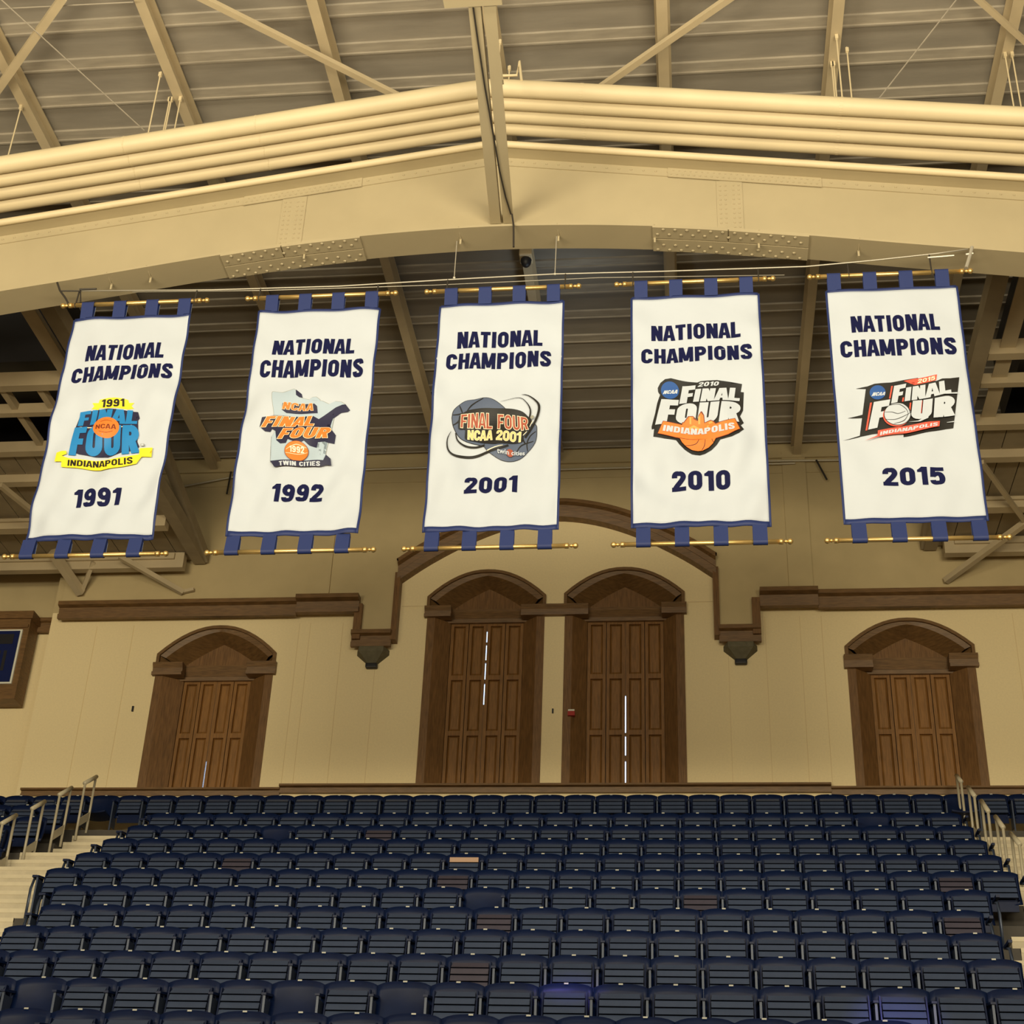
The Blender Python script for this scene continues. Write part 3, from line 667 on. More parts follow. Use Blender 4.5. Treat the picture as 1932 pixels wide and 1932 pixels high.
# handrails
def handrail(tops, bases, X, lab):
    t0, t1 = WX(*tops[0], X), WX(*tops[1], X)
    b0, b1 = t0.copy(), t1.copy()
    L0 = max(0.9, (t0-WY(*bases[0], t0.y)).length)
    b0.z = t0.z-0.96; b1.z = t1.z-0.96
    r = empty('stair_handrail', (X, (b0.y+b1.y)/2, b0.z), lab, 'handrail', 'stair handrails')
    d = (t1-t0).normalized()
    MB().tube([t0-d*0.03, t1+d*0.03], 0.033, 10).build('top_rail', 'rail', r, smooth=True)
    for a, b in ((t0, b0), (t1, b1)): MB().tube([a, b], 0.021, 8).build('post', 'rail', r, smooth=True)
    q0, q1 = b0+Vector((0,0,0.22)), b1+Vector((0,0,0.22))
    MB().add([q0, q1, q1+Vector((0,0,0.14)), q0+Vector((0,0,0.14)), q0+Vector((0.012,0,0)), q1+Vector((0.012,0,0)), q1+Vector((0.012,0,0.14)), q0+Vector((0.012,0,0.14))],
             [(0,1,2,3),(4,5,6,7),(0,1,5,4),(1,2,6,5),(2,3,7,6),(3,0,4,7)]).build('kick_plate', 'rail', r)
for (t, b, lab) in ((((161, 1477), (181, 1466)), ((143, 1583), (162, 1570)), 'topmost handrail on the left stairs'), (((113, 1499), (134, 1487)), ((93, 1613), (116, 1597)), 'second handrail from the top on the left stairs'),
                    (((62, 1525), (83, 1513)), ((38, 1648), (62, 1631)), 'third handrail from the top on the left stairs'), (((5, 1553), (29, 1539)), ((-22, 1680), (5, 1668)), 'lowest handrail on the left stairs, behind the parapet')):
    handrail(t, b, -7.38, 'grey cream tubular '+lab)
for (t, b, lab) in ((((1813, 1474), (1805, 1464)), ((1823, 1558), (1812, 1530)), 'topmost handrail on the right stairs'), (((1838, 1501), (1827, 1486)), ((1847, 1588), (1837, 1561)), 'second handrail from the top on the right stairs'),
                    (((1864, 1530), (1852, 1512)), ((1873, 1622), (1862, 1590)), 'third handrail from the top on the right stairs'), (((1892, 1560), (1879, 1542)), ((1904, 1655), (1890, 1625)), 'fourth handrail from the top on the right stairs'),
                    (((1923, 1592), (1908, 1574)), ((1935, 1690), (1920, 1660)), 'lowest handrail on the right stairs')):
    handrail(t, b, 6.62, 'grey cream tubular '+lab)

# ------------------------------------------------------------------ stadium seats (origin on the tread under the backrest top)
def back_mesh(mt='navy'):
    mb = MB(); nu, nv = 10, 6; W = 0.2485
    def P(u, v, off):
        x = -W+2*W*u; c = (x/W)**2
        zt = SEATH-0.030*c*c-0.018*c; z = 0.36+(zt-0.36)*v
        y = -0.035*c - 0.10*(1-v)-0.01 + 0.03*math.sin(PI*v)
        return (x, y+off, z)
    for off in (0.0, 0.016):
        for j in range(nv+1):
            for i in range(nu+1): mb.v.append(Vector(P(i/nu, j/nv, off)))
    n = (nu+1)*(nv+1)
    for j in range(nv):
        for i in range(nu):
            a = j*(nu+1)+i; mb.f.append((a, a+1, a+nu+2, a+nu+1)); mb.f.append((n+a, n+a+nu+1, n+a+nu+2, n+a+1))
    for i in range(nu):
        a = i; mb.f.append((a, n+a, n+a+1, a+1)); a = nv*(nu+1)+i; mb.f.append((a, a+1, n+a+1, n+a))
    for j in range(nv):
        a = j*(nu+1); mb.f.append((a, a+nu+1, n+a+nu+1, n+a)); a = j*(nu+1)+nu; mb.f.append((a, n+a, n+a+nu+1, a+nu+1))
    return mb
def folded_seat():
    mb = MB(); W = 0.205
    # rim and backing leaning slightly back, ribs as separate raised slats with dark gaps
    def y_at(z): return -0.125-0.10*(0.66-z)/0.4
    zs = [(0.629, 0.688), (0.559, 0.618), (0.489, 0.548), (0.419, 0.478)]
    for q_, (z0, z1) in enumerate(zs):
        if q_ == 0:
            mb.hexa([(-W+0.02, y_at(z0)-0.042, z0), (W-0.02, y_at(z0)-0.042, z0), (W-0.02, y_at(z0)+0.0, z0), (-W+0.02, y_at(z0)+0.0, z0),
                     (-W+0.03, y_at(z1)+0.015, z1+0.004), (W-0.03, y_at(z1)+0.015, z1+0.004), (W-0.03, y_at(z1)+0.022, z1), (-W+0.03, y_at(z1)+0.022, z1)]); continue
        mb.hexa([(-W+0.02, y_at(z0)-0.045, z0), (W-0.02, y_at(z0)-0.045, z0), (W-0.02, y_at(z0)+0.0, z0), (-W+0.02, y_at(z0)+0.0, z0),
                 (-W+0.02, y_at(z1)-0.03, z1), (W-0.02, y_at(z1)-0.03, z1), (W-0.02, y_at(z1)+0.0, z1), (-W+0.02, y_at(z1)+0.0, z1)])
    return mb
def seat_pan():
    mb = MB(); W = 0.2
    mb.hexa([(-W, -0.125, 0.28), (W, -0.125, 0.28), (W, -0.10, 0.28), (-W, -0.10, 0.28), (-W, -0.110, 0.692), (W, -0.110, 0.692), (W, -0.085, 0.692), (-W, -0.085, 0.692)])
    for sg in (-1, 1):
        a, b = sorted((sg*(W-0.006), sg*(W+0.008))); mb.hexa([(a,-0.205,0.40),(b,-0.205,0.40),(b,-0.12,0.40),(a,-0.12,0.40),(a,-0.148,0.690),(b,-0.148,0.690),(b,-0.09,0.690),(a,-0.09,0.690)])
    return mb
def open_seat():
    mb = MB(); W = 0.205; n = 8
    for k in range(n):
        x0 = -W+2*W*k/n; x1 = -W+2*W*(k+1)/n; d0 = 0.025*(1-(x0/W)**2); d1 = 0.025*(1-(x1/W)**2)
        mb.hexa([(x0,-0.47,0.36-d0),(x1,-0.47,0.36-d1),(x1,-0.12,0.33-d1),(x0,-0.12,0.33-d0),(x0,-0.47,0.385-d0),(x1,-0.47,0.385-d1),(x1,-0.12,0.355-d1),(x0,-0.12,0.355-d0)])
    return mb
def post_mesh():
    mb = MB()
    mb.box(-0.262, -0.240, -0.28, -0.255, 0.0, 0.60); mb.box(-0.258, -0.246, -0.255, -0.06, 0.18, 0.58)
    return mb
def arm_mesh():
    mb = MB(); mb.hexa([(-0.275,-0.30,0.595),(-0.230,-0.30,0.595),(-0.230,-0.02,0.635),(-0.275,-0.02,0.635),(-0.275,-0.30,0.615),(-0.230,-0.30,0.615),(-0.230,-0.02,0.660),(-0.275,-0.02,0.660)])
    return mb
def plate_mesh(): return MB().box(-0.020, 0.020, -0.016, -0.003, SEATH-0.012, SEATH+0.002)
def seat_proto(openv, slat_mat='slat'):
    r = empty('stadium_seat', (0, 0, 0))
    back_mesh().build('backrest', 'navy', r, smooth=True)
    if openv: open_seat().build('seat', 'navy', r)
    else:
        folded_seat().build('seat', slat_mat, r); seat_pan().build('seat_shell', 'navy', r)
    post_mesh().build('seat_post', 'iron', r); arm_mesh().build('armrest', 'navy', r)
    plate_mesh().build('number_plate', 'plate2', r)
    return r
protos = {'folded': seat_proto(False), 'open': seat_proto(True), 'plum': seat_proto(False, 'slatr'), 'tan': seat_proto(False)}
MB().box(-0.186, 0.186, -0.178, -0.160, 0.628, 0.690).build('tan_slat', 'beige', protos['tan'])['label'] = 'tan top slat'
used = set()
words = ['zeroth', 'first', 'second', 'third', 'fourth', 'fifth', 'sixth', 'seventh', 'eighth', 'ninth', 'tenth', 'eleventh', 'twelfth', 'thirteenth', 'fourteenth', 'fifteenth', 'sixteenth', 'seventeenth', 'eighteenth', 'nineteenth', 'twentieth',
         'twenty-first', 'twenty-second', 'twenty-third', 'twenty-fourth', 'twenty-fifth', 'twenty-sixth', 'twenty-seventh', 'twenty-eighth', 'twenty-ninth', 'thirtieth', 'thirty-first', 'thirty-second', 'thirty-third', 'thirty-fourth', 'thirty-fifth', 'thirty-sixth']
def place_seat(kind, x, y, z, label, group):
    p = protos[kind]
    if kind not in used: used.add(kind); r = p
    else:
        r = p.copy(); COL.objects.link(r)
        for ch in list(p.children):
            c = ch.copy(); COL.objects.link(c); c.parent = r
    r.location = (x, y, z); r['label'] = label; r['category'] = 'seat'; r['group'] = group
    return r
def pix(x, y, z):
    d = Vector((x, y, z))-CAM; zc = d.dot(CF); return 966+FPX*d.dot(CR)/zc, 966-FPX*d.dot(CU)/zc
# main block spans (x of the outer posts)
SPAN = {1: (-9.63, 8.37), 2: (-5.75, 6.25), 3: (-5.75, 6.25), 4: (-5.75, 6.25), 5: (-5.75, 6.25), 6: (-5.75, 6.25), 7: (-5.25, 5.75), 8: (-5.0, 5.5),
        9: (-5.0, 5.5), 10: (-5.0, 5.5), 11: (-5.0, 5.5), 12: (-5.25, 5.75)}
OPEN = {(11, 98), (11, 575), (11, 772), (7, 915), (2, 1650), (3, 522), (1, 205), (1, 1785), (12, 80)}
PLUM = {(6, 860), (7, 1325), (6, 1800), (8, 1800), (8, 908), (5, 430), (3, 700), (10, 900)}
TAN = {(5, 876)}
total = 0
for k, (x0, x1) in SPAN.items():
    Y, zt = ROWS[k]; n = int(round((x1-x0)/0.5)); seats = []
    for i in range(n):
        xc = x0+0.25+0.5*i; px_, py_ = pix(xc, Y, zt-0.1)
        if px_ < -32 or px_ > 1964 or py_ > 1950: continue
        seats.append((xc, px_))
    for j, (xc, px_) in enumerate(seats):
        kind = 'folded'
        for nm, S in (('open', OPEN), ('plum', PLUM), ('tan', TAN)):
            for (rk, rx) in S:
                if rk == k and min(range(len(seats)), key=lambda q: abs(seats[q][1]-rx)) == j: kind = nm
        st_ = {'folded': 'folded', 'open': 'open', 'plum': 'folded plum-tinted', 'tan': 'tan-slatted folded'}[kind]
        rowname = 'top row' if k == 1 else '%s row below the wall' % words[k]
        place_seat(kind, xc, Y, tread(k), '%s navy stadium seat, %s from the left in the %s' % (st_, words[j+1], rowname), 'seats in the %s' % rowname)
        total += 1
# the next blocks beyond the stairs
side_rows = [('left', 23.1, 9.74, (-7.75, -8.25, -8.75, -9.25, -9.75), 'first'), ('left', 22.3, 9.27, (-7.75, -8.25, -8.75), 'second'), ('left', 21.17, 8.75, (-7.75, -8.25), 'third')]
for nm, Y, zt, xs_, od in side_rows:
    for j, xc in enumerate(xs_):
        px_, py_ = pix(xc, Y, zt)
        if px_ < -30: continue
        place_seat('folded', xc, Y, zt-SEATH, 'folded navy seat beyond the left stairs, %s from the rail in the %s row down' % (words[j+1], od), 'seats beyond the left stairs')
        total += 1
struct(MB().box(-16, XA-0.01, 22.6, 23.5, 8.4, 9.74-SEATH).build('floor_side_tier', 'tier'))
# dark end standards of the rows (the post and armrest that close each row at its right end)
for k, (x0, x1) in SPAN.items():
    if k in (1, 11, 12): continue
    Y, zt = ROWS[k]; z = tread(k)
    r = empty('row_end_standard', (x1, Y, z), 'dark curved end frame closing the %s row of seats at the right' % words[k], 'end frame', 'end frames of the seat rows')
    pts = [(x1+0.03, Y-0.28, z), (x1+0.03, Y-0.28, z+0.45), (x1+0.03, Y-0.24, z+0.58), (x1+0.03, Y-0.05, z+0.64)]
    MB().tube(pts, 0.018, 8).build('frame_tube', 'iron', r, smooth=True)
    MB().box(x1+0.01, x1+0.05, Y-0.30, Y-0.02, z+0.63, z+0.66).build('armrest', 'navy', r)
    if k in (10,): continue
    r = empty('row_end_standard', (x0, Y, z), 'dark curved end frame closing the %s row of seats at the left' % words[k], 'end frame', 'end frames of the seat rows')
    pts = [(x0-0.06, Y-0.28, z), (x0-0.06, Y-0.28, z+0.45), (x0-0.06, Y-0.22, z+0.60), (x0-0.04, Y-0.05, z+0.60)]
    MB().tube(pts, 0.018, 8).build('frame_tube', 'iron', r, smooth=True)
    MB().box(x0-0.08, x0-0.02, Y-0.26, Y-0.04, z+0.60, z+0.63).build('armrest', 'navy', r)

# ------------------------------------------------------------------ championship banners
YB = 14.7
BZ0, BZ1, BW = 9.96, 13.01, 1.475
def drape(x, z, b):
    u = (x-b['x0'])/BW; v = (z-BZ0)/(BZ1-BZ0); s = b['seed']
    r = math.hypot((u-0.5)*1.0, (v-0.34)*2.0)
    d = 0.010*math.sin(2*PI*(r*2.6)+s)*max(0, 1-abs(v-0.3)*1.3)*(1 if v < 0.75 else 0.4)
    d += 0.007*math.sin(2*PI*(u*2.3+v*1.1)+s*1.7)*(0.4+0.6*abs(2*u-1))
    d += 0.005*math.sin(2*PI*(u*4.1-v*2.9)+s*2.3)*(1-v)
    d += 0.006*math.sin(2*PI*(v*5.3+u*1.4)+s)*abs(2*u-1)**2
    d += 0.012*math.sin(PI*v)*math.cos(PI*u+s)
    return d*b['amp']
def drape_mesh(bm, b, layer):
    for c in range(1, 90):
        x = b['x0']-0.2+c*0.03
        if x > b['x0']+BW+0.2: break
        bmesh.ops.bisect_plane(bm, geom=bm.verts[:]+bm.edges[:]+bm.faces[:], plane_co=(x, 0, 0), plane_no=(1, 0, 0))
    for c in range(1, 150):
        z = BZ0-0.1+c*0.03
        if z > BZ1+0.1: break
        bmesh.ops.bisect_plane(bm, geom=bm.verts[:]+bm.edges[:]+bm.faces[:], plane_co=(0, 0, z), plane_no=(0, 0, 1))
    for v in bm.verts: v.co.y = v.co.y+drape(v.co.x, v.co.z, b)-layer
def finish(bm, name, mt, b, par, label=None, smooth=True):
    me = bpy.data.meshes.new(name); bm.to_mesh(me); bm.free(); me.materials.append(M[mt])
    if smooth:
        for p in me.polygons: p.use_smooth = True
    o = bpy.data.objects.new(name, me); COL.objects.link(o); o.parent = par; o.location = -parent_world(par)
    if label: o['label'] = label
    return o
def flat_poly(pts, name, mt, b, layer, par, label=None, strip=False):   # pts in world (x,z)
    bm = bmesh.new(); vs = [bm.verts.new((x, YB, z)) for x, z in pts]
    if strip:
        for k in range(len(vs)//2-1): bm.faces.new((vs[k], vs[k+1], vs[-2-k], vs[-1-k]))
    else:
        bm.faces.new(vs); bmesh.ops.triangulate(bm, faces=bm.faces[:], ngon_method='EAR_CLIP')
    bmesh.ops.recalc_face_normals(bm, faces=bm.faces[:])
    for f in bm.faces:
        if f.normal.y > 0: f.normal_flip()
    drape_mesh(bm, b, layer); return finish(bm, name, mt, b, par, label, smooth=False)
_tc = {}
def text_verts(s, off, shear=0.0):
    key = (s, off, shear)
    if key in _tc: return _tc[key]
    cu = bpy.data.curves.new('t', 'FONT'); cu.body = s; cu.offset = off; cu.resolution_u = 4; cu.shear = shear; cu.fill_mode = 'FRONT' if False else 'BOTH'
    cu.extrude = 0; o = bpy.data.objects.new('t', cu); COL.objects.link(o)
    dg = bpy.context.evaluated_depsgraph_get(); me = bpy.data.meshes.new_from_object(o.evaluated_get(dg))
    vs = [(v.co.x, v.co.y) for v in me.vertices]; fs = [tuple(p.vertices) for p in me.polygons]
    bpy.data.objects.remove(o); bpy.data.curves.remove(cu); bpy.data.meshes.remove(me)
    _tc[key] = (vs, fs); return vs, fs
def _cat(p, n=6): return cat(p, n)
def glyph(c, t):
    """bold condensed grotesque capitals: strokes (points, closed) and polygons in a box of height 1"""
    h = t/2; W = {'M': 0.76, 'W': 0.92, 'I': t, '1': 0.40, 'A': 0.66, 'L': 0.50, 'E': 0.52, 'F': 0.50, 'T': 0.54, ' ': 0.28, 'J': .5}.get(c, 0.60)
    w = W; Lx = h; Rx = w-h; S = []; P = []
    def box_(x0, y0, x1, y1): P.append([(x0, y0), (x1, y0), (x1, y1), (x0, y1)])
    def arc(cx, cy, rx, ry, a0, a1, n=9): return [(cx+rx*math.cos(math.radians(a0+(a1-a0)*k/n)), cy+ry*math.sin(math.radians(a0+(a1-a0)*k/n))) for k in range(n+1)]
    rx = (w-t)/2; ry = rx*1.05; mx = w/2
    if c == 'N': box_(0,0,t,1); box_(w-t,0,w,1); P.append([(0,1),(t*1.05,1),(w,0),(w-t*1.05,0)])
    elif c == 'A':
        P.append([(0,0),(t*1.0,0),(mx+t*0.18,1),(mx-t*0.62,1)]); P.append([(w,0),(w-t*1.0,0),(mx-t*0.18,1),(mx+t*0.62,1)][::-1]); box_(w*0.22,0.20,w*0.78,0.20+t*0.78)
    elif c == 'T': box_(0,1-t*0.9,w,1); box_(mx-h,0,mx+h,1)
    elif c == 'I': box_(0,0,t,1)
    elif c in 'O0': S.append((arc(mx,1-h-ry,rx,ry,0,180)+arc(mx,h+ry,rx,ry,180,360), True))
    elif c == 'L': box_(0,0,t,1); box_(0,0,w,t*0.9)
    elif c == 'C': S.append(([(Rx,0.66)]+arc(mx,1-h-ry,rx,ry,0,180)+arc(mx,h+ry,rx,ry,180,360)+[(Rx,0.34)], False))
    elif c == 'H': box_(0,0,t,1); box_(w-t,0,w,1); box_(t*0.5,0.5-t*0.42,w-t*0.5,0.5+t*0.42)
    elif c == 'M': box_(0,0,t*.9,1); box_(w-t*.9,0,w,1); P.append([(0,1),(t*1.1,1),(mx+t*0.35,0.08),(mx-t*0.45,0.08)]); P.append([(w,1),(w-t*1.1,1),(mx-t*0.35,0.08),(mx+t*0.45,0.08)][::-1])
    elif c in 'PR':
        r2 = 0.27-h*0.6; box_(0,0,t,1); cy = 1-h-r2; S.append(([(h,1-h),(mx,1-h)]+arc(Rx-r2*0.8,cy,r2*0.8,r2,90,-90)+[(h,cy-r2)], False))
        if c == 'R': P.append([(w-t*1.05,0),(w+t*0.05,0),(w*0.55+t*0.5,0.5),(w*0.55-t*0.5,0.5)])
    elif c == 'D': box_(0,0,t,1); S.append(([(h,1-h),(mx*.9,1-h)]+arc(mx,1-h-ry,rx,ry,80,0)+arc(mx,h+ry,rx,ry,0,-80)+[(mx*.9,h),(h,h)], False))
    elif c == 'U': S.append(([(Lx,1)]+arc(mx,h+ry,rx,ry,180,360)+[(Rx,1)], False))
    elif c == 'E': box_(0,0,t,1); box_(0,0,w,t*0.88); box_(0,1-t*0.88,w,1); box_(0,0.5-t*0.4,w*0.9,0.5+t*0.4)
    elif c == 'F': box_(0,0,t,1); box_(0,1-t*0.88,w,1); box_(0,0.47-t*0.4,w*0.88,0.47+t*0.4)
    elif c == 'W':
        q = w/4; P.append([(0,1),(t,1),(q+t*.62,0),(q-t*.45,0)]); P.append([(q-t*.45,0),(q+t*.62,0),(mx+t*.4,1),(mx-t*.5,1)]); P.append([(mx-t*.4,1),(mx+t*.5,1),(3*q+t*.45,0),(3*q-t*.62,0)]); P.append([(3*q-t*.62,0),(3*q+t*.45,0),(w,1),(w-t,1)])
    elif c == 'S': S.append((_cat([(Rx,0.69),(Rx-.015,0.80),(Rx-.07,0.885),(mx,1-h),(Lx+.07,0.885),(Lx,0.77),(Lx+.02,0.66),(mx-.06,0.56),(mx+.06,0.46),(Rx-.02,0.36),(Rx,0.23),(Rx-.07,0.115),(mx,h),(Lx+.07,0.115),(Lx+.015,0.20),(Lx,0.31)], 3), False))
    elif c == '1': box_(w-t,0,w,1); P.append([(0,0.72),(w-t*0.6,0.72),(w-t*0.6,1),(w-t,1),(w-t*1.5,0.88),(0,0.84)])
    elif c == '2': S.append((_cat([(Lx,0.67),(Lx+.01,0.80),(Lx+.08,0.89),(mx,1-h),(Rx-.07,0.885),(Rx,0.74),(Rx-.03,0.61),(mx+.05,0.45),(mx-.06,0.31),(Lx+.04,0.17),(Lx+.02,0.06)], 3), False)); box_(0,0,w,t*0.95)
    elif c == '5': box_(0.05,1-t*0.9,w-.03,1); P.append([(0.01,0.46),(t*.9,0.46),(t*.9+.04,1),(0.05,1)]); S.append((_cat([(Lx,0.50),(Lx+.09,0.60),(mx+.03,0.64),(Rx-.05,0.57),(Rx,0.35),(Rx-.05,0.14),(mx,h),(Lx+.07,0.115),(Lx+.01,0.19),(Lx,0.27)], 3), False))
    elif c == '9': S.append((arc(mx,0.675,rx,0.325-h,0,350,14), True)); S.append((_cat([(Rx,0.68),(Rx,0.38),(Rx-.05,0.15),(mx-.01,h),(Lx+.06,0.12),(Lx+.01,0.19),(Lx,0.27)], 3), False))
    return w, S, P
def _offset(poly, e):
    a = sum(poly[i][0]*poly[(i+1) % len(poly)][1]-poly[(i+1) % len(poly)][0]*poly[i][1] for i in range(len(poly)))
    if a < 0: poly = poly[::-1]
    out = []; n = len(poly)
    for i in range(n):
        p0, p1, p2 = Vector(poly[i-1]), Vector(poly[i]), Vector(poly[(i+1) % n])
        d1 = (p1-p0).normalized(); d2 = (p2-p1).normalized(); n1 = Vector((d1.y, -d1.x)); n2 = Vector((d2.y, -d2.x)); nn = n1+n2
        if nn.length < 1e-6: nn = n1
        nn.normalize(); q = p1+nn*e/max(0.5, nn.dot(n1)); out.append((q.x, q.y))
    return out
def my_text(txt, t=0.20, gap=0.10, grow=0.0, shear=0.0):
    vs = []; fs = []; x = 0.0
    for ci_, ch in enumerate(txt):
        if ci_ and (ch == 'A' or txt[ci_-1] == 'A'): x -= 0.075 if gap > 0.05 else 0.05
        if ci_ and (txt[ci_-1] == 'P' and ch == 'A'): x -= 0.03
        w, S, P = glyph(ch, t)
        for poly in P:
            q = _offset(poly, grow); n0 = len(vs); vs += [(p[0]+x, p[1]) for p in q]; fs.append(tuple(range(n0, n0+len(q))))
        for pts, closed in S:
            hw = t/2+grow; n = len(pts); n0 = len(vs)
            pts = [Vector(p) for p in pts]
            if not closed and grow > 0:
                pts[0] = pts[0]-(pts[1]-pts[0]).normalized()*grow; pts[-1] = pts[-1]+(pts[-1]-pts[-2]).normalized()*grow
            for i, p in enumerate(pts):
                a = pts[i-1] if (i > 0 or closed) else p; c = pts[(i+1) % n] if (i < n-1 or closed) else p
                d = (c-a).normalized(); vs.append((p.x-d.y*hw+x, p.y+d.x*hw)); vs.append((p.x+d.y*hw+x, p.y-d.x*hw))
            for i in range(n if closed else n-1):
                j = (i+1) % n; fs.append((n0+2*i, n0+2*i+1, n0+2*j+1, n0+2*j))
        x += w+gap
    return [(a+shear*b, b) for a, b in vs], fs, (0.0, x-gap)
def text_on(s, quad, name, mt, b, layer, par, off=0.02, shear=0.0, bow=0.0, label=None, track=1.0, ref=None, fn=None):
    # quad in world (x,z): tl, tr, br, bl ; bow lifts the middle (world units)
    if s.islower():
        vs, fs = text_verts(s, 0.02, 0); x0 = min(v[0] for v in vs); x1 = max(v[0] for v in vs); y0 = min(v[1] for v in vs); y1 = max(v[1] for v in vs)
    else:
        base = ref if ref is not None else off
        vs, fs, (x0, x1) = my_text(s, 0.16+base*1.6, 0.11-base*0.4 if base < 0.05 else 0.06, off-base, shear)
        x1 += shear*0.6; y0, y1 = 0.0, 1.0
    tl, tr, br, bl = [Vector(q) for q in quad]
    eps_ = {}; owner = 0; last_hi = -1
    for f in fs:
        if min(f) > last_hi: owner += 1
        last_hi = max(last_hi, max(f))
        for q_ in f: eps_[q_] = owner % 5
    bm = bmesh.new(); nv = []
    for (x, y) in vs:
        u = (x-x0)/(x1-x0); w = (y-y0)/(y1-y0)
        p = (bl*(1-u)+br*u)*(1-w) + (tl*(1-u)+tr*u)*w
        p.y += bow*4*u*(1-u)
        if fn: p.y += fn(u, w)
        nv.append(bm.verts.new((p.x, YB-0.0004*eps_.get(len(nv), 0), p.y)))
    for f in fs:
        try: bm.faces.new([nv[i] for i in f])
        except ValueError: pass
    bmesh.ops.dissolve_degenerate(bm, dist=1e-6, edges=bm.edges[:])
    for f in bm.faces:
        f.normal_update()
        if f.normal.y > 0: f.normal_flip()
    drape_mesh(bm, b, layer); return finish(bm, name, mt, b, par, label, smooth=False)
def XZ(px_, py_): p = WY(px_, py_, YB); return (p.x, p.z)
def ell(cx, cy, rx, ry, n=32, rot=0, a0=0, a1=2*PI):
    out = []
    for k in range(n):
        a = a0+(a1-a0)*k/(n if a1-a0 > 6.2 else n-1); x = rx*math.cos(a); y = ry*math.sin(a)
        out.append((cx+x*math.cos(rot)-y*math.sin(rot), cy+x*math.sin(rot)+y*math.cos(rot)))
    return out
class Strip(list): pass
def stroke(pts, w0, wm, w1):
    P = cat(pts); n = len(P); L = []; Rr = []
    for i, p in enumerate(P):
        a = P[max(0, i-1)]; c = P[min(n-1, i+1)]; dx, dy = c[0]-a[0], c[1]-a[1]; l = math.hypot(dx, dy) or 1
        t = i/(n-1); w = (w0*(1-2*t)+wm*2*t if t < 0.5 else wm*(2-2*t)+w1*(2*t-1))/2
        L.append((p[0]-dy/l*w, p[1]+dx/l*w)); Rr.append((p[0]+dy/l*w, p[1]-dx/l*w))
    return Strip(L+Rr[::-1])
HEAD = {0: ((160, 682, 314, 648), (131, 721, 328, 687), (135, 956, 231, 922)),
        1: ((514, 672, 671, 638), (490, 715, 687, 677), (511, 949, 611, 912)),
        2: ((862, 657, 1024, 622), (841, 698, 1040, 661), (875, 932, 977, 897)),
        3: ((1229, 643, 1396, 609), (1210, 686, 1418, 651), (1268, 926, 1377, 889)),
        4: ((1607, 629, 1770, 592), (1587, 675, 1802, 637), (1667, 917, 1781, 881))}
BX = [-5.02, -2.665, -0.44, 1.855, 4.125]
YEARS = ['1991', '1992', '2001', '2010', '2015']
DESC = ['with a blue and yellow basketball emblem', 'with a grey state-shaped emblem', 'with two slate basketballs crossed by orbit lines', 'with a black emblem and orange ribbon', 'with a slanted black and red emblem']

